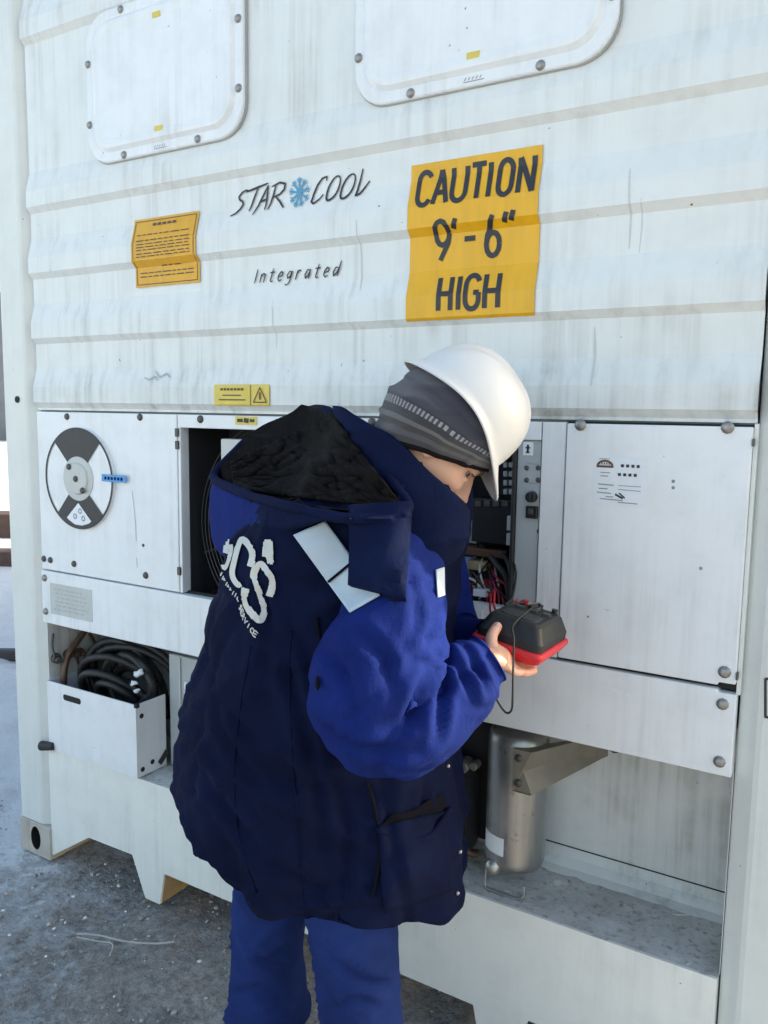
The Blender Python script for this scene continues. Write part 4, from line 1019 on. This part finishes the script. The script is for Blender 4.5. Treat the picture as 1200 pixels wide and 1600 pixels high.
# neck, trunk, arms and legs inside the clothes
nb = H(-.03,-.06); BODY.tube(spline([H(-.02,-.03), H(-.035,-.085), Vector((1.70,-.335,1.36)), Vector((1.64,-.335,1.25))], 6), [.056]*12+[.07]*7, 20)
BODY.tube(spline([Vector((1.68,-.335,1.34)), Vector((1.61,-.335,1.18)), Vector((1.56,-.335,1.0)), Vector((1.53,-.335,.9))], 5), [.11]*16, 20)
BODY.tube([Vector((1.62,-.335,1.32)), Vector((1.62,-.42,1.31)), at(612,880,1.47), at(588,1060,1.37), at(600,1105,1.37)], [.06,.06,.055,.045,.042], 14)
wrist = at(765,1030,1.425)
BODY.tube([at(600,1105,1.37), at(660,1100,1.38), at(735,1052,1.41), wrist], [.042,.04,.032,.027], 14)
BODY.tube([Vector((1.62,-.335,1.32)), Vector((1.62,-.18,1.32)), P2[16], P2[32], P2[-1]], [.06,.055,.045,.036,.026], 14)
for a_, b_, c_ in ((Vector((1.54,-.39,.92)), Vector((1.67,-.41,.5)), Vector((1.685,-.40,.06))), (Vector((1.50,-.28,.92)), Vector((1.408,-.335,.5)), Vector((1.37,-.325,.06)))):
    BODY.tube([Vector((1.53,-.335,.95)), a_, b_, c_], [.1,.085,.055,.04], 14)
# right hand under the tester: palm, four fingers, thumb
def fing(pts, r0, r1): 
    P = spline(pts, 5); BODY.tube(P, [r0+(r1-r0)*i/(len(P)-1) for i in range(len(P))], 12)
    BODY.ell(P[-1], CR*r1, CU*r1, CF*r1, 10, 8)
E_ = Vector
palm = [wrist, at(778,1024,1.43), at(790,1026,1.445), at(799,1032,1.46)]
for k, (dx, dy, dd) in enumerate(((0,-4,.018),(1,0,.0),(0,4,-.016),(-3,8,-.03))):
    BODY.tube([wrist+CF*dd*.4, at(776+dx,1024+dy,1.432+dd*.7), at(791+dx,1029+dy,1.446+dd)], [.022,.017,.013], 12)
fing([at(790,1027,1.475), at(806,1038,1.495), at(822,1044,1.505), at(834,1041,1.515)], .0098, .0078)
fing([at(791,1030,1.456), at(807,1042,1.472), at(823,1049,1.482), at(834,1048,1.492)], .0100, .0080)
fing([at(790,1034,1.437), at(805,1045,1.450), at(818,1051,1.460), at(828,1050,1.470)], .0096, .0076)
fing([at(786,1038,1.416), at(798,1047,1.422), at(808,1051,1.43), at(815,1050,1.44)], .0085, .0066)
fing([at(770,1015,1.436), at(767,1002,1.438), at(770,990,1.446), at(777,979,1.458)], .0125, .0095)
# left hand, deep in the control box
lw = P2[-1]
BODY.ell(lw+Vector((.03,.05,.03)), Vector((.03,.02,.01)), Vector((-.01,.045,.02)), Vector((0,-.006,.016)), 14, 8)
for k in range(4): fing([lw+Vector((.015+.013*k,.075,.045)), lw+Vector((.012+.013*k,.10,.055)), lw+Vector((.01+.013*k,.125,.045))], .0085, .007)
fing([lw+Vector((.055,.04,.03)), lw+Vector((.065,.065,.045)), lw+Vector((.062,.085,.055))], .0105, .0085)
body = BODY.make('body', 'skin', PX, smooth=True)
md = body.modifiers.new('fuse', 'REMESH'); md.mode = 'VOXEL'; md.voxel_size = .0034; md.use_smooth_shade = True
md = body.modifiers.new('soft', 'SMOOTH'); md.factor = .5; md.iterations = 4
# thumb nail, eyes, brows
mb = MB(); tn = at(778,978,1.4475); mb.ell(tn, CR*.0045, CU*.0065, CF*.0015, 10, 6); mb.make('thumb_nail', 'nail' if 'nail' in MATS else 'eye_shaded', PX, smooth=True)
for s_ in (-1,1):
    mb = MB(); mb.ell(H(.066,.0,.033*s_), hf*.0122, hs_cam*.0122, hu*.0122, 18, 12); ey = mb.make('eye', 'eye_shaded', PX, smooth=True)
    mb = MB(); mb.ell(H(.0755,-.001,.0365*s_), hf*.0034, hs_cam*.006, hu*.006, 14, 8); mb.make('iris', 'eye_dark', ey, smooth=True)
    mb = MB(); P = spline([H(.0925,.017,.016*s_), H(.092,.022,.03*s_), H(.080,.020,.047*s_)], 6); mb.tube(P, [.0025,.003,.0035,.004,.0042,.0042,.004,.0038,.0034,.003,.0025,.002,.0012], 8); mb.make('eyebrow', 'brow_hair', PX, smooth=True)
    mb = MB(); P = spline([H(.085,.0055,.02*s_), H(.0868,.0075,.033*s_), H(.079,.005,.046*s_)], 5); mb.tube(P, .0014, 6); mb.make('eyelash', 'brow_hair', PX, smooth=True)
# ---- beanie
nb_ = 80; n_r = 40
axis_f, axis_u = -.092*0, 0
def brim_u(f_): return .037+(f_-.097)*(.112/.175)
BN = MB(); uvs = []
for i in range(n_r+1):
    t = i/n_r; r_ = []
    for j in range(nb_):
        th = 2*math.pi*j/nb_; c, s_ = math.cos(th), math.sin(th)
        # shape widens a little above the band then closes over the crown
        k = (1.0+.06*math.sin(min(1,t/.55)*math.pi*.9)) if t < .55 else 1.05*math.cos((t-.55)/.45*math.pi/2)**.62
        k = max(k, .02)
        f0 = (-.003)+(.098 if c > 0 else .078+.030*min(1,t/.35))*math.copysign(abs(c)**.9, c)*k
        s0 = (.082+.006*min(1,t/.3))*math.copysign(abs(s_)**.95, s_)*k
        ub = brim_u((-.003)+(.098 if c > 0 else .080)*c)
        u0 = ub+(.104-ub)*(1-(1-t)**1.25)
        if t > .55: u0 = u0+.006*math.sin((t-.55)/.45*math.pi)
        f0 -= .008*math.sin(t*math.pi)*(1 if c < 0 else .2)
        r_.append(H(f0, u0, s0))
    BN.v += r_
for i in range(n_r):
    for j in range(nb_): BN.f.append((i*nb_+j, i*nb_+(j+1)%nb_, (i+1)*nb_+(j+1)%nb_, (i+1)*nb_+j))
def bn_fold(p, n_): return .004*nz(p, 14, 3)+.005*crease(p, 9, 9, 30, 5)
bump_verts(BN, bn_fold)
bn = BN.make('beanie', 'beanie_knit', PX, smooth=True, solid=.006)
uvl = bn.data.uv_layers.new(name='UVMap')
for p_ in bn.data.polygons:
    for li in p_.loop_indices:
        vi = bn.data.loops[li].vertex_index; uvl.data[li].uv = ((vi%nb_)/nb_*3, (vi//nb_)/n_r)
# folded lower edge
mb = MB(); mb.tube(BN.v[:nb_]+[BN.v[0]], .0055, 8, cap=False); mb.make('beanie_hem', 'hem_grey' if 'hem_grey' in MATS else 'lining_dark', bn, smooth=True)
# ---- hard hat
kf, ku, ks = frame(.567,-.824,.10, .824,.567,.03)
ks = ks if ks.dot(CF) < 0 else -ks
KC = at(704,661,1.475)
def K(f_, u_, s_): return KC+kf*f_+ku*u_+ks*s_
HT = MB(); nh = 96; cols_ = []
def rim(c, s_):
    """edge of the shell: (forward, up, side) for direction (c, s)"""
    peak = max(0, c)**5; back = max(0, -c)**4
    f_ = c*(.121+.040*peak+.014*back); s2 = s_*(.110-.004*abs(c)); u_ = .020*s_*s_-.012*peak-.008*back+.006*s_**6
    return f_, u_, s2
for j in range(nh):
    th = 2*math.pi*j/nh; c, s_ = math.cos(th), math.sin(th); f_, u_, s2 = rim(c, s_)
    peak = max(0, c)**5; back = max(0, -c)**4
    fb, sb = c*(.119-.010*peak), s_*.102; col_ = [K(f_, u_, s2), K(f_*.995, u_+.003, s2*.995)]
    ub = .020+.010*s_*s_
    if 1:
        col_.append(K((f_+fb*1.0)/2, (u_+ub)/2+.001, (s2+sb)/2))
    for i in range(15):
        t = i/14*math.pi/2; ce = math.cos(t)**.80; se = math.sin(t)**.92
        ridge = .008*math.exp(-(s_*ce*.102/.024)**4)*math.sin(min(1,t*1.3)*math.pi/2)
        ridge -= .003*math.exp(-((abs(s_)*ce*.102-.034)/.008)**2)*(1 if .25 < t < 1.35 else 0)
        col_.append(K(fb*max(ce,.004), ub+(.135-ub)*se+ridge, sb*max(ce,.004)))
    cols_.append(col_)
nk = len(cols_[0])
HT.loft([[cols_[j][i] for j in range(nh)] for i in range(nk)], cap=False)
hat = HT.make('hard_hat', 'helmet_white', PX, smooth=True); hat['label'] = 'white hard hat tilted forward over the beanie'
md = hat.modifiers.new('thick', 'SOLIDIFY'); md.thickness = .0032; md.offset = 1
# suspension inside
mb = MB(); pts = [K(.098*math.cos(2*math.pi*i/40)-.006, .030, .088*math.sin(2*math.pi*i/40)) for i in range(41)]
mb.loft([[p for p in pts[:-1]], [p+ku*.028 for p in pts[:-1]]], cap=False); mb.make('headband', 'helmet_inside', hat, smooth=True, solid=.003)
# ---- collar: tall padded band round the neck and chin
COLL = MB()
tA, tB = at(523,640,1.535), at(731,800,1.455)      # back and front of its upper edge
bA, bB = at(560,790,1.54), at(694,893,1.465)      # back and front of its foot
def cring(A_, B_, w_, n=64, sq=.9, lift=0):
    c = (A_+B_)/2; ax = (B_-A_)/2; nrm = ku*.2+hu; 
    sd = CF-ax.normalized()*CF.dot(ax.normalized()); sd.normalize(); r_ = []
    for i in range(n):
        th = 2*math.pi*i/n; cc, ss = math.cos(th), math.sin(th)
        r_.append(c+ax*math.copysign(abs(cc)**sq,cc)-sd*w_*math.copysign(abs(ss)**sq,ss)+(CU*.9+CR*.25)*lift*ss*ss)
    return r_
cr_ = []
for i in range(21):
    t = i/20; A_ = bA.lerp(tA, t); B_ = bB.lerp(tB, t); bulge = .018*math.sin(t*math.pi)
    B2 = B_+(CR*.9-CU*.2)*bulge*1.0
    cr_.append(cring(A_, B2, (.104-.006*t+.008*math.sin(t*math.pi)), lift=.014*t))
topc = (tA+tB)/2
cr_ += [[topc+(p-topc)*.95+(tA-bA).normalized()*.004 for p in cr_[-1]], [topc+(p-topc)*.89 for p in cr_[-1]], [((bA+bB)/2).lerp(topc,.45)+(p-topc)*.84 for p in cr_[-1]]]
COLL.loft(cr_, cap=False)
bump_verts(COLL, lambda p, n_: .005*nz(p,9,2)+.006*crease(p+CR*p.z*.5,5,5,12,4)+.003*nz(p,22,3))
COLL.make('collar', 'hood_navy', PX, smooth=True)
# ---- hood lying open on the back
rimp = [(334,746,1.68),(356,718,1.72),(386,689,1.76),(432,661,1.77),(487,641,1.72),(518,646,1.60),(564,694,1.47),(612,752,1.395),(640,794,1.37),(598,808,1.355),(540,810,1.35),(480,798,1.38),(425,785,1.46),(372,768,1.57)]
RP = [at(*p) for p in rimp]; RPc = RP+[RP[0],RP[1],RP[2]]
rimc = []
N_ = len(RP)
for i in range(N_):
    a_, b_, c_, d_ = RP[(i-1)%N_], RP[i], RP[(i+1)%N_], RP[(i+2)%N_]
    for k in range(8): rimc.append(cr(a_,b_,c_,d_,k/8))
botc = at(476,778,1.47); HD = MB()
# outer shell sags below the rim to the upper back; lining runs inside
def pxx(p): d = p-CAM_LOC; return 600+FOC*d.dot(CR)/d.dot(CF)
def hood_ring(t, inset, depth0):
    r_ = []
    for p in rimc:
        depth = depth0*min(1, max(.12, (535-pxx(p))/150))
        q = p.lerp(botc, t**1.6)
        out = (p-botc); out.z = 0; out = out.normalized() if out.length > 1e-6 else Vector((1,0,0))
        left_ = min(1, max(0, (440-pxx(p))/80))
        q = q+out*((.030+.035*left_)*math.sin(min(1,t*1.2)*math.pi)*(1-inset))-Vector((0,0,1))*(depth*(1+.35*left_*(1-inset))*math.sin(min(1,t*(1.15+.8*left_))*math.pi/2))
        r_.append(q-out*.012*inset)
    return r_
outer = [hood_ring(t/24*.97, 0, .108) for t in range(25)]
lin = [hood_ring(t/12*.97, 1, .030) for t in range(13)]
for q in lin: 
    for i in range(len(q)): q[i] = q[i]+Vector((0,0,.004))
HD.loft(outer, cap=False)
def hood_fold(p, n_): return .005*nz(p,6,5)+.003*crease(p,6,6,10,8)+.002*nz(p,17,2)
bump_verts(HD, hood_fold)
HN = MB(); HN.v = HD.v; HB = MB(); HB.v = HD.v
for f_ in HD.f:
    c_ = sum((HD.v[i] for i in f_), Vector())/len(f_)
    (HB if pxx(c_) < 402 and c_.z < 1.5 else HN).f.append(f_)
hood = HN.make('hood', 'hood_navy', PX, smooth=True)
HB.make('hood_panel', 'jacket_royal', hood, smooth=True)
LN = MB(); LN.loft(lin, cap=False); 
bump_verts(LN, lambda p, n_: .022*nz(p,7,15)+.018*crease(p+CR*p.z,5,5,9,9)+.006*nz(p,24,3))
LN.make('hood_lining', 'lining_dark', hood, smooth=True)
mb = MB(); mb.tube(rimc+[rimc[0]], .009, 10, cap=False); bump_verts(mb, lambda p, n_: .003*nz(p,20,2)); mb.make('hood_rim', 'hood_navy', hood, smooth=True)
# ---- patches sewn on: laid on the cloth along the line they are measured on
TB = bvh_of(TJ, SLV, HD, COLL)
TBt = bvh_of(TJ); TBs = bvh_of(SLV, TJ)
def hit(bv, x, y, off):
    d = ray(x, y); r = bv.ray_cast(CAM_LOC, d.normalized(), 6)
    if r[0] is None: return None
    n_ = r[1] if r[1].dot(d) < 0 else -r[1]
    return r[0]+n_*off
def patch(name, mat, par, quad, nu, nv, off, bv, solid=.002, puff=0, smooth_n=3, rough=0):
    """quad: four corner pixels (top left, top right, bottom right, bottom left) measured on the photograph, laid on the cloth"""
    P = {}; Dp = {}
    for j in range(nv+1):
        for i in range(nu+1):
            u_, w_ = i/nu, j/nv
            x = (quad[0][0]*(1-u_)+quad[1][0]*u_)*(1-w_)+(quad[3][0]*(1-u_)+quad[2][0]*u_)*w_
            y = (quad[0][1]*(1-u_)+quad[1][1]*u_)*(1-w_)+(quad[3][1]*(1-u_)+quad[2][1]*u_)*w_
            p = hit(bv, x, y, 0); P[(i,j)] = (x, y)
            Dp[(i,j)] = ((p-CAM_LOC).dot(CF) if p is not None else None)
    known = [d for d in Dp.values() if d is not None]; mean = sum(known)/len(known)
    for k in Dp:
        if Dp[k] is None: Dp[k] = min(((k[0]-q[0])**2+(k[1]-q[1])**2, Dp[q]) for q in Dp if Dp[q] is not None)[1]
    H0 = dict(Dp)
    for it in range(smooth_n):
        N2 = {}
        for (i,j) in Dp:
            nb2 = [Dp[q] for q in ((i-1,j),(i+1,j),(i,j-1),(i,j+1),(i,j)) if q in Dp]; N2[(i,j)] = min(sum(nb2)/len(nb2), H0[(i,j)])
        Dp = N2
    v = []; idx = {}
    for j in range(nv+1):
        for i in range(nu+1):
            u_, w_ = i/nu, j/nv
            idx[(i,j)] = len(v); v.append(at(*P[(i,j)], Dp[(i,j)]-off-rough*(noise.noise(Vector((i*.11,j*.13,4)))-1.1*max(0,1-4*abs(noise.noise(Vector((i*.09+.05*j,j*.16,11)))))**2-.7*max(0,1-4*abs(noise.noise(Vector((i*.17-.08*j,j*.1,19)))))**2+.18*noise.noise(Vector((i*.5,j*.5,9))))-puff*math.sin(u_*math.pi)*math.sin(w_*math.pi)))
    f = [tuple(idx[k] for k in ((i,j),(i+1,j),(i+1,j+1),(i,j+1))) for j in range(nv) for i in range(nu)]
    return obj(name, v, f, mat, par, smooth=True, solid=solid)
def stroke_patch(mb, strokes, bv, off):
    for pl, w in strokes:
        for _ in range(2):
            pl = [pl[0]]+[q for a_, b_ in zip(pl, pl[1:]) for q in ((a_[0]*.78+b_[0]*.22, a_[1]*.78+b_[1]*.22), (a_[0]*.22+b_[0]*.78, a_[1]*.22+b_[1]*.78))]+[pl[-1]] if len(pl) > 2 else pl
        p = resample(pl, 1.5); n = len(p); k = len(mb.v); ok = []
        for i, q in enumerate(p):
            t = (p[min(i+1,n-1)]-p[max(i-1,0)]).normalized(); nn = Vector((-t.y,t.x,0))
            for sg in (-1,-.33,.33,1):
                c = q+nn*w*.5*sg; h_ = hit(bv, c.x, c.y, off); ok.append(h_); mb.v.append(h_ or Vector((0,0,0)))
        for i in range(n-1):
            for j in range(3):
                ids = (i*4+j,i*4+j+1,(i+1)*4+j+1,(i+1)*4+j)
                if all(ok[a] is not None for a in ids) and max((ok[ids[0]]-ok[a]).length for a in ids) < .06: mb.f.append(tuple(k+a for a in ids))
# flap of the hood hanging over the shoulder
FLP = MB(); nu, nv = 18, 22; q4 = ((548,788),(646,782),(634,934),(543,914)); v = []
for j in range(nv+1):
    for i in range(nu+1):
        u_, w_ = i/nu, j/nv
        x = (q4[0][0]*(1-u_)+q4[1][0]*u_)*(1-w_)+(q4[3][0]*(1-u_)+q4[2][0]*u_)*w_
        y = (q4[0][1]*(1-u_)+q4[1][1]*u_)*(1-w_)+(q4[3][1]*(1-u_)+q4[2][1]*u_)*w_
        h0 = hit(TB, x, y, 0); d0 = (h0-CAM_LOC).dot(CF) if h0 else 1.40
        dd = 1.345-.035*w_+.05*(u_-.3)**2
        v.append((x, y, min(d0-.022, dd+.012*math.sin(u_*5+w_*2))))
FLP.v = [at(*p) for p in v]; FLP.f = [(j*(nu+1)+i,j*(nu+1)+i+1,(j+1)*(nu+1)+i+1,(j+1)*(nu+1)+i) for j in range(nv) for i in range(nu)]
flap = obj('hood_flap', FLP.v, FLP.f, 'hood_navy', PX, smooth=True); md = flap.modifiers.new('thick','SOLIDIFY'); md.thickness = .014; md.offset = -1
md = flap.modifiers.new('bevel','BEVEL'); md.width = .004; md.segments = 2; md.limit_method = 'ANGLE'
TBl = bvh_of(COLL, LN, HD, TJ)
patch('hood_lining', 'lining_dark', hood, ((360,722),(520,650),(634,797),(366,764)), 64, 40, .016, TBl, solid=.004, smooth_n=24, rough=.011)
# reflective shoulder band, cut by a dark seam, and the chest strip
patch('reflective_band', 'reflective', PX, ((458,836),(508,814),(594,930),(546,957)), 12, 26, .006, TBs, smooth_n=30)
mb = MB(); patch('band_seam', 'jacket_black', PX, ((571,858),(574,861),(514,911),(511,908)), 2, 20, .017, TBs, smooth_n=30)
patch('chest_strip', 'reflective', PX, ((681,890),(694,886),(695,930),(684,934)), 4, 6, .007, TB)
# logo on the back, traced stroke by stroke
def zz(pts): return [(320+a/8, 820+b/8) for a, b in pts]
LG = MB()
stroke_patch(LG, [(zz([(822,890),(852,790),(850,660),(780,560),(715,480),(660,510),(622,610),(640,720),(690,880),(735,1010),(742,1110),(700,1210),(630,1150),(540,1020),(508,920),(520,790)]),9.5)], TBt, .004)
LG.make('logo_letter', 'logo_grey', jk, smooth=True)
LG = MB(); stroke_patch(LG, [(zz([(585,520),(620,400),(600,300),(520,200),(470,190),(430,300),(395,430),(360,590),(380,680),(440,760),(475,740)]),8.5)], TBt, .004); LG.make('logo_letter', 'logo_grey', jk, smooth=True)
LG = MB(); stroke_patch(LG, [(zz([(310,120),(300,230),(285,360)]),8)], TBt, .0045); LG.make('logo_letter', 'logo_grey', jk, smooth=True)
LG = MB(); stroke_patch(LG, [(zz([(350,250),(360,330),(320,450),(280,560),(262,500)]),7)], TBt, .0052); LG.make('logo_letter', 'logo_grey', jk, smooth=True)
LG = MB(); stroke_patch(LG, [(zz([(800,190),(800,300),(850,480)]),11),(zz([(770,220),(760,390)]),8),(zz([(850,210),(858,500)]),5)], TBt, .0048); LG.make('logo_letter', 'logo_grey', jk, smooth=True)
LG = MB(); sm = []
bl = [(205,610),(240,690),(300,790),(360,870),(410,930),(440,1030),(490,1180),(545,1270),(600,1350),(670,1440)]
rl = random.Random(2)
base = resample([(320+a/8,820+b/8) for a,b in bl], 1.0)
glyph = {'S':[[(1,.9),(.5,1),(0,.75),(1,.3),(.5,0),(0,.1)]],'E':[[(0,0),(0,1)],[(0,0),(1,0)],[(0,.5),(.8,.5)],[(0,1),(1,1)]],'R':[[(0,0),(0,1)],[(0,1),(1,.85),(.9,.55),(0,.5)],[(.4,.5),(1,0)]],'V':[[(0,1),(.5,0)],[(.5,0),(1,1)]],'I':[[(.5,0),(.5,1)]],'C':[[(1,.85),(.5,1),(0,.5),(.5,0),(1,.15)]]}
def put(i0, ops, L_=8.0, Wd=5.0):
    p = base[min(i0,len(base)-1)]; t = (base[min(i0+5,len(base)-1)]-base[max(i0-3,0)]).normalized(); up_ = Vector((.42,-.90,0))
    for op in ops: sm.append(([((p+t*Wd*a+up_*L_*b).x, (p+t*Wd*a+up_*L_*b).y) for a, b in op], 1.7))
n0 = int(len(base)*.50); st_ = (len(base)-4-n0)/7
for k, ch in enumerate('SERVICE'): put(int(n0+k*st_), glyph[ch], 7.5, st_*.72)
i = 2
while i < n0-7: put(i, [[(0,.15+.1*rl.random()),(0,.9)],[(0,.5*rl.random()+.2),(.8,.3+.5*rl.random())]] if rl.random() < .6 else [[(.5,0),(.5,1)]], 6.5, 4); i += 6
stroke_patch(LG, sm, TBt, .004); o_ = LG.make('logo_small_print', 'logo_grey', jk, smooth=True)
for o_ in list(COL.objects):
    if o_.parent is not None and o_.name.split('.')[0] in ('fine_print','logo_small_print','print','stamp_print','plate_line','stamped_mark','faint_marks','scratch','paper_remains','sticker_emblem'): o_['kind'] = 'stuff'
# side seam, pocket, snaps
mb = MB(); P = [hit(TBt, x, y, .002) for x, y in [(495,965),(510,1040),(535,1120),(562,1190),(588,1270),(594,1340),(582,1400),(574,1456)]]
P = [p for p in P if p is not None]; mb.tube(spline(P, 6), .0035, 6); mb.make('side_seam', 'jacket_black', jk, smooth=True)
for line in ([(392,1010),(376,1100),(366,1200),(372,1300),(400,1395)], [(455,985),(452,1080),(458,1200),(470,1330),(480,1440)]):
    mb = MB(); P = [hit(TBt, q.x, q.y, .0004) for q in spline([Vector((a, b, 0)) for a, b in line], 10)]
    P = [p for p in P if p is not None]; mb.tube(P, .0018, 5); mb.make('back_seam', 'jacket_navy', jk, smooth=True)
pk = patch('pocket', 'jacket_navy', jk, ((592,1290),(694,1268),(706,1392),(600,1425)), 18, 16, .008, TBt, solid=.006, puff=.012)
mb = MB(); pts = [(590,1288),(612,1300),(640,1312),(668,1300),(694,1264)]
up_pts = [(615,1270),(632,1268),(648,1262),(668,1248),(690,1238)]
v = []; 
for a_, b_ in zip(pts, up_pts):
    for k in range(4):
        u_ = k/3; v.append(hit(TBt, a_[0]*(1-u_)+b_[0]*u_, a_[1]*(1-u_)+b_[1]*u_, .006))
if all(p is not None for p in v): obj('pocket_mouth', v, [(i*4+j,i*4+j+1,(i+1)*4+j+1,(i+1)*4+j) for i in range(4) for j in range(3)], 'jacket_black', jk, smooth=True)  # black patch on the cloth stands for the dark inside the opening
P = [hit(TBt, x, y, .012) for x, y in pts]; P = [p for p in P if p]; mb.tube(spline(P, 6), .006, 8); mb.make('pocket_edge', 'jacket_navy', jk, smooth=True)
for x, y in ((697,1197),(716,1330),(712,1396)):
    h_ = hit(TBt, x, y, .004)
    if h_: mb = MB(); mb.ell(h_, CR*.0042, CU*.0042, CF*.003, 10, 6); mb.make('snap', 'snap_metal', jk, smooth=True)
mb = MB(); h_ = hit(TBs, 501,1066,.006); mb.ell(h_, CR*.004, CU*.012, CF*.004, 8, 6); mb.make('zip_pull', 'jacket_black', sl_r, smooth=True)

# ------------------------------------------------------------------ insulation tester held in the hand
e1 = (CR*.84-CF*.46-CU*.24).normalized(); e2 = (CR*.52+CF*.84+CU*.05); e2 = (e2-e1*e2.dot(e1)).normalized(); e3 = e1.cross(e2)
if e3.dot(CU) < 0: e3 = -e3
nearc = at(843,1029,1.43)      # lower near right corner of the black case
MT = empty('insulation_tester', nearc-e1*.05+e2*.08, 'black and red handheld electrical tester held in the right hand', 'tester')
def M(a, b, c): return nearc+e1*a+e2*b+e3*c
def shell(rowz, w0, l0, rc=.012, n=5):
    out = []
    for c, ins in rowz:
        x0, x1, y0, y1 = -w0+ins, -ins, ins, l0-ins; pts = []
        for cx, cy, a0 in ((x1-rc,y0+rc,-90),(x1-rc,y1-rc,0),(x0+rc,y1-rc,90),(x0+rc,y0+rc,180)):
            for k in range(n+1):
                a = R_(a0+90*k/n); pts.append(M(cx+rc*math.cos(a), cy+rc*math.sin(a), c))
        out.append(pts)
    return out
mb = MB(); mb.loft(shell([(-.022,.012),(-.018,.004),(-.004,-.004),(.003,-.004),(.005,0)], .128, .162)); mb.make('red_shell', 'tester_red', MT, smooth=False, bevel=.002)
mb = MB(); mb.loft(shell([(.004,.002),(.019,.002),(.045,.014),(.050,.020)], .128, .162)); case = mb.make('black_case', 'tester_grey', MT, bevel=.002)
mb = MB(); mb.loft(shell([(.0495,.028),(.0515,.029)], .128, .105)); mb.make('display', 'black_plastic', case, bevel=.001)
mb = MB(); mb.cyl(M(-.063,.118,.049), M(-.063,.118,.058), .014, .012, 18); mb.make('range_knob', 'black_plastic', MT, bevel=.002)
for k in range(3): mb = MB(); mb.cyl(M(-.09+.03*k,.140,.046), M(-.09+.03*k,.140,.057), .006, n=12); mb.make('socket', 'black_plastic' if k else 'wire_red', MT)
for k in range(3): mb = MB(); mb.obox(M(-.085+.026*k,.100,.0515), e1*.008, e2*.004, e3*.003); mb.make('button', 'bolt_dark', MT, bevel=.001)
tl = at(803,1030,1.405)
wire('test_lead', 'black_rubber', [M(-.06,.138,.054), M(-.055,.10,.066), at(803,975,1.445), at(803,1000,1.425), at(802,1040,1.405), at(801,1090,1.40), at(799,1110,1.41), at(790,1113,1.42), at(777,1095,1.43), at(765,1070,1.44), at(750,1050,1.47)], .0019, MT, n=8)
wire('test_lead', 'black_rubber', [M(-.09,.138,.054), at(790,945,1.56), at(800,935,1.60), at(806,900,1.70), wallp(803,880,.02)], .0028, MT, n=8)
for k, (a, b) in enumerate(((770,955),(776,948))):
    wire('test_lead', 'wire_red', [M(-.11+.01*k,.15,.05), at(a,b+6,1.56), at(a-4,b-25,1.66), wallp(762+6*k,925,.03)], .0024, MT, n=8)
